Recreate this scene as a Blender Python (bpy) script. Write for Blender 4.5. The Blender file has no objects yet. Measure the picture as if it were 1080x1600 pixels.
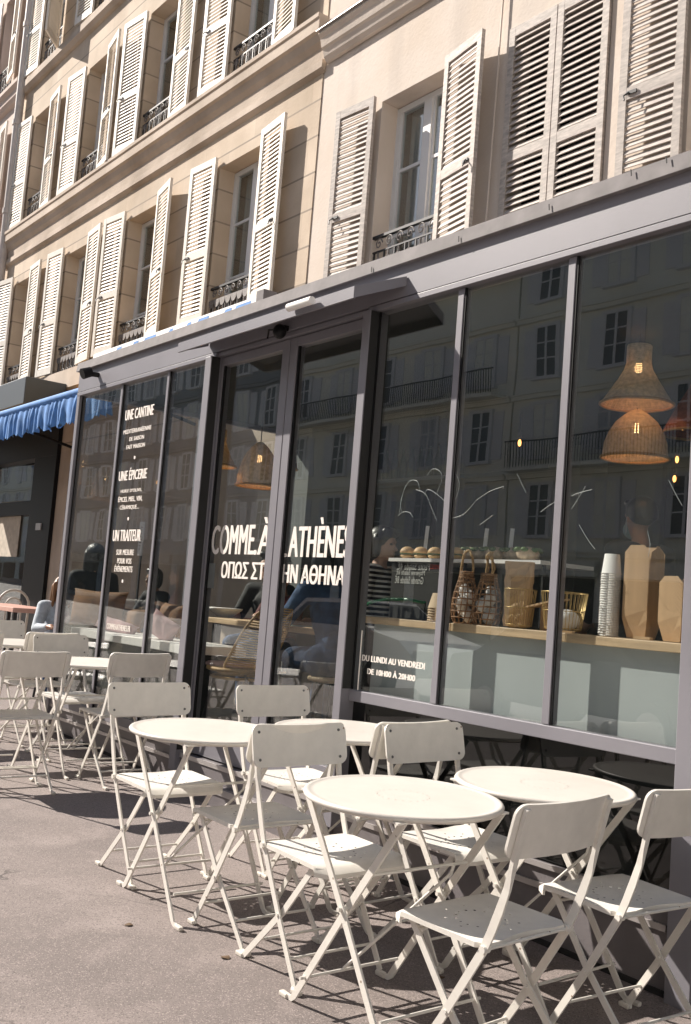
import bpy, math, random
from mathutils import Vector, Matrix
random.seed(7)
C = bpy.context.scene.collection
R = math.radians
# ------------------------------------------------------------------ camera
CAM = Vector((0, 0, 1.30))
FPX, YAW, PITCH, ROLL = 1622.7, R(-53.17), R(5.176), R(4.4975)
_F = Vector((math.sin(YAW)*math.cos(PITCH), math.cos(YAW)*math.cos(PITCH), math.sin(PITCH)))
_r0 = Vector((math.cos(YAW), -math.sin(YAW), 0)); _u0 = _r0.cross(_F)
_r = _r0*math.cos(ROLL)+_u0*math.sin(ROLL); _u = _r.cross(_F)
cd = bpy.data.cameras.new('camera'); cam = bpy.data.objects.new('camera', cd); C.objects.link(cam)
m = Matrix((_r, _u, -_F)).transposed().to_4x4(); m.translation = CAM; cam.matrix_world = m
cd.sensor_fit = 'VERTICAL'; cd.sensor_height = 36; cd.sensor_width = 24.3
cd.lens = FPX/1600*36; cd.clip_start = 0.05; cd.clip_end = 1000
bpy.context.scene.camera = cam
# ------------------------------------------------------------------ light
SUN = Vector((-2.16, -1.0, 1.80)).normalized()
w = bpy.data.worlds.new('World'); bpy.context.scene.world = w; w.use_nodes = True
nt = w.node_tree; bg = nt.nodes['Background']
sky = nt.nodes.new('ShaderNodeTexSky'); sky.sky_type = 'NISHITA'; sky.sun_disc = False
sky.sun_elevation = math.asin(SUN.z); sky.sun_rotation = math.atan2(SUN.x, SUN.y)
nt.links.new(sky.outputs[0], bg.inputs[0]); bg.inputs[1].default_value = 0.055
sd = bpy.data.lights.new('sun', 'SUN'); sd.energy = 5.0; sd.angle = R(0.5); sd.color = (1, 0.92, 0.83)
so = bpy.data.objects.new('sun', sd); C.objects.link(so); so.location = (-20, -10, 30)
so.rotation_euler = SUN.to_track_quat('Z', 'Y').to_euler()
vs = bpy.context.scene.view_settings
vs.view_transform = 'Standard'; vs.look = 'None'; vs.exposure = 0.92; vs.gamma = 1; vs.use_curve_mapping = False
bpy.context.scene.cycles.transparent_max_bounces = 24
bpy.context.scene.cycles.max_bounces = 8
bpy.context.scene.cycles.sample_clamp_indirect = 6
bpy.context.scene.cycles.caustics_reflective = False

# ------------------------------------------------------------------ helpers
def at(px, py, Y):                      # the point of the facade-parallel plane y = Y seen at a pixel of the photograph
    d = _F+_r*((px-540)/FPX)-_u*((py-800)/FPX)
    return CAM+d*(Y/d.y)
def mpp(P): return (Vector(P)-CAM).dot(_F)/FPX
def gz(x, y): return -0.02*(x+2.6)+0.015*(y-2.27)       # the pavement falls gently to the street and down the road
TILT = Vector((0.02, -0.015, 1)).normalized()

class MB:
    def __init__(s): s.v = []; s.f = []; s.sm = []
    def add(s, vs, fs, smooth=False):
        n = len(s.v); s.v += [tuple(v) for v in vs]
        s.f += [tuple(i+n for i in f) for f in fs]; s.sm += [smooth]*len(fs); return s
    def box(s, x0, x1, y0, y1, z0, z1):
        v = [(x, y, z) for x in (x0, x1) for y in (y0, y1) for z in (z0, z1)]
        return s.add(v, [(0, 1, 3, 2), (4, 6, 7, 5), (0, 4, 5, 1), (2, 3, 7, 6), (0, 2, 6, 4), (1, 5, 7, 3)])
    def obox(s, c, ax, ay, az):         # oriented box, half axes
        c, ax, ay, az = map(Vector, (c, ax, ay, az))
        v = [c+ax*i+ay*j+az*k for i in (-1, 1) for j in (-1, 1) for k in (-1, 1)]
        return s.add(v, [(0, 1, 3, 2), (4, 6, 7, 5), (0, 4, 5, 1), (2, 3, 7, 6), (0, 2, 6, 4), (1, 5, 7, 3)])
    def bar(s, a, b, w, t, side=(0, 1, 0)):     # flat bar: width w across, thickness t along side
        a, b = Vector(a), Vector(b); d = (b-a).normalized(); sd_ = Vector(side)
        sd_ = (sd_-d*sd_.dot(d)).normalized(); n = d.cross(sd_)
        return s.obox((a+b)/2, (b-a)/2, n*w/2, sd_*t/2)
    def path_bar(s, pts, w, t, side=(0, 1, 0)):
        sd_ = Vector(side); pts = [Vector(p) for p in pts]; rings = []
        for i, p in enumerate(pts):
            d = (pts[min(i+1, len(pts)-1)]-pts[max(i-1, 0)]).normalized()
            n = d.cross(sd_).normalized(); ww = w[i] if isinstance(w, (list, tuple)) else w; tt = t[i] if isinstance(t, (list, tuple)) else t
            rings.append([p+n*ww/2+sd_*tt/2, p-n*ww/2+sd_*tt/2, p-n*ww/2-sd_*tt/2, p+n*ww/2-sd_*tt/2])
        return s.loft(rings, caps=True)
    def loft(s, rings, caps=True, smooth=False, close=True):
        n = len(rings[0]); v = [q for r_ in rings for q in r_]; f = []
        for i in range(len(rings)-1):
            for j in range(n if close else n-1):
                k = (j+1) % n; f.append((i*n+j, i*n+k, (i+1)*n+k, (i+1)*n+j))
        s.add(v, f, smooth)
        if caps: s.add(rings[0], [tuple(range(n))[::-1]]); s.add(rings[-1], [tuple(range(n))])
        return s
    def tube(s, pts, r, seg=6, closed=False, smooth=True):
        pts = [Vector(p) for p in pts]; n = len(pts); rings = []; up = None
        for i, p in enumerate(pts):
            if closed: d = pts[(i+1) % n]-pts[i-1]
            else: d = pts[min(i+1, n-1)]-pts[max(i-1, 0)]
            d.normalize()
            if up is None: up = Vector((0, 0, 1)) if abs(d.z) < .9 else Vector((1, 0, 0))
            a = (up-d*up.dot(d)); a = a.normalized() if a.length > 1e-6 else d.orthogonal().normalized(); b = d.cross(a); up = a
            rr = r[i] if isinstance(r, (list, tuple)) else r
            rings.append([p+(a*math.cos(t)+b*math.sin(t))*rr for t in [2*math.pi*k/seg for k in range(seg)]])
        if closed: rings.append(rings[0])
        return s.loft(rings, caps=not closed, smooth=smooth)
    def cyl(s, c, r, z0, z1, seg=24, smooth=True): return s.lathe(c, [(0, z0), (r, z0), (r, z1), (0, z1)], seg, smooth=False)
    def lathe(s, c, prof, seg=32, smooth=True):
        c = Vector(c); rings = [[c+Vector((r_*math.cos(t), r_*math.sin(t), z)) for t in [2*math.pi*k/seg for k in range(seg)]] for r_, z in prof]
        return s.loft(rings, caps=False, smooth=smooth)
    def prism_x(s, prof, x0, x1):       # polygon in (y, z), extruded along x
        return s.loft([[(x0, y, z) for y, z in prof], [(x1, y, z) for y, z in prof]])
    def prism(s, poly, a, b, n):        # polygon of 2-D points on axes a, b, thickness vector n
        a, b, n = map(Vector, (a, b, n))
        return s.loft([[a*p+b*q for p, q in poly], [a*p+b*q+n for p, q in poly]])
    def ball(s, c, rx, ry=None, rz=None, seg=14, rings=9):
        ry = ry or rx; rz = rz or rx; c = Vector(c)
        pr = [math.pi*i/rings for i in range(rings+1)]
        R_ = [[c+Vector((rx*max(math.sin(a), 1e-3)*math.cos(t), ry*max(math.sin(a), 1e-3)*math.sin(t), -rz*math.cos(a))) for t in [2*math.pi*k/seg for k in range(seg)]] for a in pr]
        return s.loft(R_, caps=True, smooth=True)
    def cap(s, a, b, ra, rb, seg=12):   # tapered limb with round ends
        a, b = Vector(a), Vector(b); d = (b-a).normalized(); P = []; rr = []
        for t in (-1, -.8, -.5): P.append(a+d*ra*t); rr.append(ra*math.sqrt(max(0.0004, 1-t*t)))
        for t in (0, .33, .66, 1): P.append(a.lerp(b, t)); rr.append(ra+(rb-ra)*t)
        for t in (.5, .8, 1): P.append(b+d*rb*t); rr.append(rb*math.sqrt(max(0.0004, 1-t*t)))
        return s.tube(P, rr, seg)
    def xf(s, M): s.v = [tuple(M @ Vector(v)) for v in s.v]; return s
    def mesh(s, name, mat):
        me = bpy.data.meshes.new(name); me.from_pydata(s.v, [], s.f); me.update()
        for p, q in zip(me.polygons, s.sm): p.use_smooth = q
        if mat: me.materials.append(mat)
        return me
    def build(s, name, mat, parent=None, bevel=0):
        o = bpy.data.objects.new(name, s.mesh(name, mat)); C.objects.link(o); o.parent = parent
        if bevel:
            b = o.modifiers.new('b', 'BEVEL'); b.width = bevel; b.segments = 2; b.limit_method = 'ANGLE'; b.angle_limit = R(40)
        return o
def inst(name, me, parent=None, loc=(0, 0, 0), rot=(0, 0, 0), scale=(1, 1, 1)):
    o = bpy.data.objects.new(name, me); C.objects.link(o); o.parent = parent
    o.location = loc; o.rotation_euler = rot; o.scale = scale; return o
def thing(name, label, cat, loc=(0, 0, 0), rz=0, group=None):
    o = bpy.data.objects.new(name, None); C.objects.link(o); o.location = loc; o.rotation_euler = (0, 0, rz); o.empty_display_size = .1
    return tag(o, label, cat, group)
def tag(o, label=None, cat=None, group=None, kind=None):
    for k, v in (('label', label), ('category', cat), ('group', group), ('kind', kind)):
        if v: o[k] = v
    return o
def copy_tree(o, parent=None):
    c = o.copy(); C.objects.link(c); c.parent = parent
    for ch in list(o.children): copy_tree(ch, c)
    return c
def remesh(mb, voxel, smooth=4):
    me = mb.mesh('tmp', None); o = bpy.data.objects.new('tmp', me); C.objects.link(o)
    rm = o.modifiers.new('r', 'REMESH'); rm.mode = 'VOXEL'; rm.voxel_size = voxel
    if smooth: sm = o.modifiers.new('s', 'SMOOTH'); sm.iterations = smooth; sm.factor = .5
    dg = bpy.context.evaluated_depsgraph_get(); out = bpy.data.meshes.new_from_object(o.evaluated_get(dg))
    bpy.data.objects.remove(o); bpy.data.meshes.remove(me)
    for p in out.polygons: p.use_smooth = True
    return out

# ------------------------------------------------------------------ materials
def mat(name, col, rough=.6, metal=0, var=0, vscale=6, bump=0, bscale=80, spec=None, sub=None, coord='Object', vdet=5, stretch=None):
    m_ = bpy.data.materials.new(name); m_.use_nodes = True; n = m_.node_tree; p = n.nodes['Principled BSDF']
    p.inputs['Base Color'].default_value = (*col, 1); p.inputs['Roughness'].default_value = rough; p.inputs['Metallic'].default_value = metal
    if spec is not None: p.inputs['Specular IOR Level'].default_value = spec
    if var or bump:
        tc = n.nodes.new('ShaderNodeTexCoord'); src = tc.outputs[coord]
        if stretch:
            mp = n.nodes.new('ShaderNodeMapping'); mp.inputs['Scale'].default_value = stretch; n.links.new(src, mp.inputs[0]); src = mp.outputs[0]
    if var:
        t = n.nodes.new('ShaderNodeTexNoise'); t.inputs['Scale'].default_value = vscale; t.inputs['Detail'].default_value = vdet; n.links.new(src, t.inputs['Vector'])
        rp = n.nodes.new('ShaderNodeValToRGB'); n.links.new(t.outputs[0], rp.inputs[0])
        rp.color_ramp.elements[0].position = .3; rp.color_ramp.elements[1].position = .7
        rp.color_ramp.elements[0].color = (*[c*(1-var) for c in col], 1); rp.color_ramp.elements[1].color = (*[min(1, c*(1+var)) for c in col], 1)
        n.links.new(rp.outputs[0], p.inputs['Base Color'])
    if bump:
        t2 = n.nodes.new('ShaderNodeTexNoise'); t2.inputs['Scale'].default_value = bscale; t2.inputs['Detail'].default_value = 4; n.links.new(src, t2.inputs['Vector'])
        b = n.nodes.new('ShaderNodeBump'); b.inputs['Strength'].default_value = bump; b.inputs['Distance'].default_value = .01
        n.links.new(t2.outputs[0], b.inputs['Height']); n.links.new(b.outputs[0], p.inputs['Normal'])
    return m_
def node(m_, kind, **kw):
    x = m_.node_tree.nodes.new(kind)
    for k, v in kw.items(): setattr(x, k, v)
    return x
def math_(m_, op, a, b=None, c=None):
    x = node(m_, 'ShaderNodeMath', operation=op); L = m_.node_tree.links
    for i, v in enumerate((a, b, c)):
        if v is None: continue
        if isinstance(v, (int, float)): x.inputs[i].default_value = v
        else: L.new(v, x.inputs[i])
    return x.outputs[0]
def glass(name, tint=(.955, .97, .96), f0=.112, rough=0, dust=.0025):
    m_ = bpy.data.materials.new(name); m_.use_nodes = True; n = m_.node_tree; L = n.links; n.nodes.remove(n.nodes['Principled BSDF'])
    g = node(m_, 'ShaderNodeNewGeometry'); dp = node(m_, 'ShaderNodeVectorMath', operation='DOT_PRODUCT')
    L.new(g.outputs['Incoming'], dp.inputs[0]); L.new(g.outputs['Normal'], dp.inputs[1])
    c = math_(m_, 'ABSOLUTE', dp.outputs['Value']); k = math_(m_, 'POWER', math_(m_, 'SUBTRACT', 1, c), 5)
    fr = math_(m_, 'MULTIPLY_ADD', k, 1-f0, f0)
    t = node(m_, 'ShaderNodeBsdfTransparent'); t.inputs[0].default_value = (*tint, 1)
    gl = node(m_, 'ShaderNodeBsdfGlossy'); gl.inputs['Roughness'].default_value = rough
    tw = node(m_, 'ShaderNodeTexCoord'); nw = node(m_, 'ShaderNodeTexNoise'); nw.inputs['Scale'].default_value = 1.6; nw.inputs['Detail'].default_value = 1; L.new(tw.outputs['Object'], nw.inputs['Vector'])
    bw = node(m_, 'ShaderNodeBump'); bw.inputs['Strength'].default_value = .045; bw.inputs['Distance'].default_value = .02; L.new(nw.outputs[0], bw.inputs['Height']); L.new(bw.outputs[0], gl.inputs['Normal'])
    mx = node(m_, 'ShaderNodeMixShader'); L.new(fr, mx.inputs[0]); L.new(t.outputs[0], mx.inputs[1]); L.new(gl.outputs[0], mx.inputs[2])
    df = node(m_, 'ShaderNodeBsdfDiffuse'); df.inputs[0].default_value = (.62, .72, .66, 1)          # a film of street dust on the pane
    tc = node(m_, 'ShaderNodeTexCoord'); tn = node(m_, 'ShaderNodeTexNoise'); tn.inputs['Scale'].default_value = 2.5; tn.inputs['Detail'].default_value = 6; L.new(tc.outputs['Object'], tn.inputs['Vector'])
    m2 = node(m_, 'ShaderNodeMixShader'); L.new(math_(m_, 'MULTIPLY', tn.outputs[0], dust*2), m2.inputs[0]); L.new(mx.outputs[0], m2.inputs[1]); L.new(df.outputs[0], m2.inputs[2])
    L.new(m2.outputs[0], n.nodes['Material Output'].inputs[0]); return m_
def holes(m_, mask):                     # cut real openings: where mask is 1 the surface is not there
    n = m_.node_tree; L = n.links; t = node(m_, 'ShaderNodeBsdfTransparent'); mx = node(m_, 'ShaderNodeMixShader')
    L.new(mask, mx.inputs[0]); L.new(n.nodes['Principled BSDF'].outputs[0], mx.inputs[1]); L.new(t.outputs[0], mx.inputs[2])
    L.new(mx.outputs[0], n.nodes['Material Output'].inputs[0])
def ring_holes(m_, specs):               # specs: (cx, cy, radius, count, hole radius)
    L = m_.node_tree.links; tc = node(m_, 'ShaderNodeTexCoord'); sp = node(m_, 'ShaderNodeSeparateXYZ'); L.new(tc.outputs['Object'], sp.inputs[0]); tot = None
    for cx, cy, rad, cnt, hr in specs:
        x = math_(m_, 'SUBTRACT', sp.outputs[0], cx); y = math_(m_, 'SUBTRACT', sp.outputs[1], cy)
        rr = math_(m_, 'SQRT', math_(m_, 'ADD', math_(m_, 'MULTIPLY', x, x), math_(m_, 'MULTIPLY', y, y)))
        an = math_(m_, 'MULTIPLY', math_(m_, 'ARCTAN2', y, x), cnt/(2*math.pi))
        fr = math_(m_, 'SUBTRACT', math_(m_, 'FRACT', math_(m_, 'ADD', an, 100)), .5)
        tx = math_(m_, 'MULTIPLY', fr, 2*math.pi*rad/cnt); dr = math_(m_, 'SUBTRACT', rr, rad)
        d = math_(m_, 'SQRT', math_(m_, 'ADD', math_(m_, 'MULTIPLY', tx, tx), math_(m_, 'MULTIPLY', dr, dr)))
        k = math_(m_, 'LESS_THAN', d, hr); tot = k if tot is None else math_(m_, 'MAXIMUM', tot, k)
    holes(m_, tot)
def emit(name, col, s):
    m_ = bpy.data.materials.new(name); m_.use_nodes = True; n = m_.node_tree; n.nodes.remove(n.nodes['Principled BSDF'])
    e = node(m_, 'ShaderNodeEmission'); e.inputs[0].default_value = (*col, 1); e.inputs[1].default_value = s
    n.links.new(e.outputs[0], n.nodes['Material Output'].inputs[0]); return m_
M = {}
M['frame'] = mat('grey_mauve_paint', (.205, .198, .222), .45, var=.06, vscale=3, bump=.05, bscale=200)
M['frame_dark'] = mat('dark_grey_paint', (.075, .075, .085), .4, var=.1)
M['zinc'] = mat('zinc', (.19, .175, .175), .8, 0, var=.18, vscale=9)
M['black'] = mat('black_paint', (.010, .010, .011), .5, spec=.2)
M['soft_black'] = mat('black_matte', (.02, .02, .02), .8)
M['glass'] = glass('shop_glass')
M['win_glass'] = glass('window_glass', (.85, .9, .9), .2)
M['spandrel'] = mat('dark_back_glass', (.004, .0045, .0045), .03, spec=.45)
M['white_letter'] = mat('white_vinyl', (.86, .80, .74), .6)
M['scratch'] = mat('etched_scratch', (.38, .43, .42), .5)
M['plinth'] = mat('plinth_paint', (.17, .155, .16), .45, var=.12, vscale=5, bump=.1, bscale=60)
M['trim'] = mat('aluminium_trim', (.5, .47, .46), .35, .5)
M['chair'] = mat('cream_powder_coat', (.73, .70, .645), .42, var=.05, vscale=20, bump=.04, bscale=500)
M['seat'] = mat('cream_seat_coat', (.73, .70, .645), .42, var=.05, vscale=20, bump=.04, bscale=500)
M['ttop'] = mat('cream_table_coat', (.60, .565, .515), .4, var=.04, vscale=9, bump=.03, bscale=500)
ring_holes(M['seat'], [(.10, 0, .075, 16, .0045), (.10, 0, .11, 9, .004)])
ring_holes(M['ttop'], [(0, 0, .085, 22, .003)])
M['foot'] = mat('cream_plastic', (.62, .58, .52), .5)
M['screw'] = mat('steel_screw', (.15, .15, .15), .35, .8)
M['slat_white'] = mat('white_shutter_paint', (.74, .69, .62), .55, var=.05, vscale=8)
M['slat_old'] = mat('weathered_shutter_paint', (.46, .41, .37), .7, var=.25, vscale=14, bump=.12, bscale=60, stretch=(1, 1, 4))
M['iron'] = mat('black_iron', (.02, .02, .022), .5)
M['iron_worn'] = mat('worn_iron', (.20, .18, .17), .6, var=.3, vscale=40)
M['winframe'] = mat('white_window_paint', (.72, .73, .74), .5)
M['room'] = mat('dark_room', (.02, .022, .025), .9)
M['curtain'] = mat('net_curtain', (.5, .53, .56), .9, var=.3, vscale=20, stretch=(1, 1, .05))
M['pipe'] = mat('drainpipe_paint', (.55, .5, .47), .5, var=.1)
M['wood'] = mat('pale_wood', (.62, .45, .28), .5, var=.2, vscale=4, stretch=(1, 14, 14))
M['counter'] = mat('counter_laminate', (.49, .535, .545), .6, var=.03)
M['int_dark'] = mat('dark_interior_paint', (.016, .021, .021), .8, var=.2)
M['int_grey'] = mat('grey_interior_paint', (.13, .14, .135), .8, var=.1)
M['floor_in'] = mat('dark_floor', (.05, .045, .04), .5, var=.2)
M['kraft'] = mat('kraft_card', (.60, .40, .23), .8, var=.08, vscale=30)
M['paper_white'] = mat('white_paper', (.86, .84, .82), .8, var=.04)
M['rattan'] = mat('rattan', (.50, .31, .13), .6, var=.2, vscale=60)
M['rattan_dark'] = mat('brown_rattan', (.30, .16, .075), .6, var=.25, vscale=60)
M['gold'] = mat('brass_wire', (.62, .45, .2), .35, .6)
M['bread'] = mat('bread_crust', (.66, .42, .2), .6, var=.25, vscale=18)
M['salad'] = mat('salad_green', (.08, .14, .03), .6, var=.4, vscale=40)
M['filling'] = mat('pale_filling', (.55, .42, .3), .6, var=.3, vscale=40)
M['board'] = mat('chalkboard', (.012, .012, .012), .7)
M['chalk'] = mat('white_chalk', (.65, .65, .62), .9)
M['chalk_red'] = mat('red_chalk', (.55, .06, .04), .9)
M['skin'] = mat('skin', (.48, .28, .19), .5, var=.06)
M['skin_dark'] = mat('tanned_skin', (.30, .16, .10), .5, var=.06)
M['hair_dark'] = mat('dark_hair', (.012, .010, .009), .4)
M['hair_grey'] = mat('greying_hair', (.028, .026, .025), .42, bump=.8, bscale=60, var=.8, vscale=40, stretch=(1, 1, .1))
M['hair_brown'] = mat('brown_hair', (.20, .10, .045), .5, var=.4, vscale=40, stretch=(1, 1, .1))
M['denim_pale'] = mat('pale_denim', (.44, .49, .54), .8, var=.15, vscale=30, bump=.4, bscale=25)
M['denim_dark'] = mat('dark_denim', (.03, .07, .16), .8, var=.3, vscale=20, bump=.4, bscale=25)
M['shirt_blue'] = mat('navy_shirt', (.045, .095, .20), .8, var=.3, vscale=14, bump=.5, bscale=18)
M['shirt_black'] = mat('black_shirt', (.012, .012, .014), .8)
M['shirt_red'] = mat('dark_red_shirt', (.10, .015, .015), .8)
M['mask'] = mat('pale_face_mask', (.35, .5, .52), .8)
M['cushion_brown'] = mat('brown_velvet', (.15, .062, .013), .8, var=.3, vscale=12, bump=.4, bscale=16)
M['cushion_pink'] = mat('pink_linen', (.55, .36, .36), .9, var=.12, vscale=14, bump=.4, bscale=16)
M['bulb'] = emit('lit_filament', (1, .56, .23), 16)
M['bulb_dim'] = emit('lit_filament_small', (1, .42, .10), 3)
M['lampglow'] = emit('lit_sconce', (1, .55, .2), 1.2)
M['blue'] = mat('blue_awning_canvas', (.10, .25, .56), .8, var=.2, vscale=8)
M['stone_far'] = mat('opposite_render', (.88, .87, .76), .9, var=.06, vscale=.6)
M['stone_far2'] = mat('opposite_grey_render', (.25, .29, .33), .9, var=.08, vscale=.6)
M['stone_far3'] = mat('opposite_pale_stone', (.82, .83, .74), .9, var=.08, vscale=.6)
M['far_pane'] = mat('opposite_window_glass', (.10, .11, .12), .15)
M['zincroof'] = mat('zinc_roof', (.16, .18, .2), .5)
M['car_dark'] = mat('dark_car_paint', (.02, .022, .028), .2, spec=.6)
M['car_white'] = mat('white_car_paint', (.7, .7, .7), .25)
M['tyre'] = mat('tyre_rubber', (.02, .02, .02), .8)

def chips(m_, scale, thr, col):
    n = m_.node_tree; L = n.links; p = n.nodes['Principled BSDF']; tc = node(m_, 'ShaderNodeTexCoord'); v = node(m_, 'ShaderNodeTexVoronoi'); v.inputs['Scale'].default_value = scale; L.new(tc.outputs['Object'], v.inputs['Vector'])
    nz = node(m_, 'ShaderNodeTexNoise'); nz.inputs['Scale'].default_value = 5; nz.inputs['Detail'].default_value = 5; L.new(tc.outputs['Object'], nz.inputs['Vector'])
    k = math_(m_, 'MULTIPLY', math_(m_, 'LESS_THAN', v.outputs['Distance'], thr), math_(m_, 'GREATER_THAN', nz.outputs[0], .56))
    src = p.inputs['Base Color'].links[0].from_socket; mx = node(m_, 'ShaderNodeMix', data_type='RGBA'); L.new(k, mx.inputs[0]); L.new(src, mx.inputs[6]); mx.inputs[7].default_value = (*col, 1); L.new(mx.outputs[2], p.inputs['Base Color'])
chips(M['chair'], 26, .10, (.30, .22, .16)); chips(M['seat'], 22, .07, (.34, .27, .21)); chips(M['ttop'], 18, .05, (.42, .35, .29))
def stripes(name, a, b, period, axis=2, duty=.5, rough=.8):
    m_ = mat(name, a, rough); L = m_.node_tree.links; tc = node(m_, 'ShaderNodeTexCoord'); sp = node(m_, 'ShaderNodeSeparateXYZ')
    L.new(tc.outputs['Object'], sp.inputs[0]); f = math_(m_, 'FRACT', math_(m_, 'ADD', math_(m_, 'DIVIDE', sp.outputs[axis], period), 50))
    k = math_(m_, 'LESS_THAN', f, duty); mx = node(m_, 'ShaderNodeMix', data_type='RGBA'); L.new(k, mx.inputs[0])
    mx.inputs[6].default_value = (*a, 1); mx.inputs[7].default_value = (*b, 1); L.new(mx.outputs[2], m_.node_tree.nodes['Principled BSDF'].inputs['Base Color']); return m_
M['stripe_shirt'] = stripes('striped_jersey', (.012, .012, .015), (.85, .83, .8), .036, 2, .42)
M['awning_stripe'] = stripes('striped_canvas', (.03, .08, .03), (.65, .30, .03), .5, 0, .5)

def stone(name, col, joint, ph=0, vj=True, stain=.2):
    m_ = mat(name, col, .9, bump=.25, bscale=30); n = m_.node_tree; L = n.links; p = n.nodes['Principled BSDF']
    tc = node(m_, 'ShaderNodeTexCoord')
    def noise(sc, det, st=(1, 1, 1)):
        mp = node(m_, 'ShaderNodeMapping'); mp.inputs['Scale'].default_value = st; L.new(tc.outputs['Object'], mp.inputs[0])
        t = node(m_, 'ShaderNodeTexNoise'); t.inputs['Scale'].default_value = sc; t.inputs['Detail'].default_value = det; L.new(mp.outputs[0], t.inputs['Vector']); return t.outputs[0]
    def mixc(fac, a, b):
        mx = node(m_, 'ShaderNodeMix', data_type='RGBA'); L.new(fac, mx.inputs[0])
        for i, v in ((6, a), (7, b)):
            if isinstance(v, tuple): mx.inputs[i].default_value = (*v, 1)
            else: L.new(v, mx.inputs[i])
        return mx.outputs[2]
    rp = node(m_, 'ShaderNodeMapRange'); rp.inputs[1].default_value = .35; rp.inputs[2].default_value = .7; L.new(noise(1.3, 6), rp.inputs[0])
    c = mixc(rp.outputs[0], col, tuple(x*(1-stain)*y for x, y in zip(col, (1, .96, .9))))
    r2 = node(m_, 'ShaderNodeMapRange'); r2.inputs[1].default_value = .55; r2.inputs[2].default_value = .75; L.new(noise(2.2, 5, (1, 1, .18)), r2.inputs[0])
    c = mixc(math_(m_, 'MULTIPLY', r2.outputs[0], .45), c, tuple(x*.6 for x in col))
    if joint:
        sp = node(m_, 'ShaderNodeSeparateXYZ'); L.new(tc.outputs['Object'], sp.inputs[0])
        cb = node(m_, 'ShaderNodeCombineXYZ'); L.new(sp.outputs[0], cb.inputs[0]); L.new(math_(m_, 'ADD', sp.outputs[2], ph*joint), cb.inputs[1])
        br = node(m_, 'ShaderNodeTexBrick'); br.inputs['Scale'].default_value = 1; br.inputs['Brick Width'].default_value = 1.1; br.inputs['Row Height'].default_value = joint; br.inputs['Mortar Size'].default_value = .002
        br.inputs['Color1'].default_value = (.80, .80, .79, 1); br.inputs['Color2'].default_value = (1, 1, 1, 1); br.inputs['Mortar'].default_value = (.72, .7, .68, 1); L.new(cb.outputs[0], br.inputs['Vector'])
        mb_ = node(m_, 'ShaderNodeMix', data_type='RGBA', blend_type='MULTIPLY'); mb_.inputs[0].default_value = .8; L.new(c, mb_.inputs[6]); L.new(br.outputs['Color'], mb_.inputs[7]); c = mb_.outputs[2]
        f = math_(m_, 'FRACT', math_(m_, 'ADD', math_(m_, 'DIVIDE', sp.outputs[2], joint), ph+50)); k = math_(m_, 'LESS_THAN', f, .05)
        c = mixc(k, c, tuple(x*.45 for x in col))
    L.new(c, p.inputs['Base Color']); return m_
M['lime'] = stone('limestone', (.69, .57, .45), .385, .42, stain=.28)
M['lime_plain'] = stone('limestone_plain', (.61, .51, .42), None, stain=.38)
M['stucco'] = stone('cream_stucco', (.69, .61, .54), None, stain=.10)
M['stucco_pink'] = stone('pale_pink_render', (.62, .52, .47), None, stain=.08)

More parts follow.
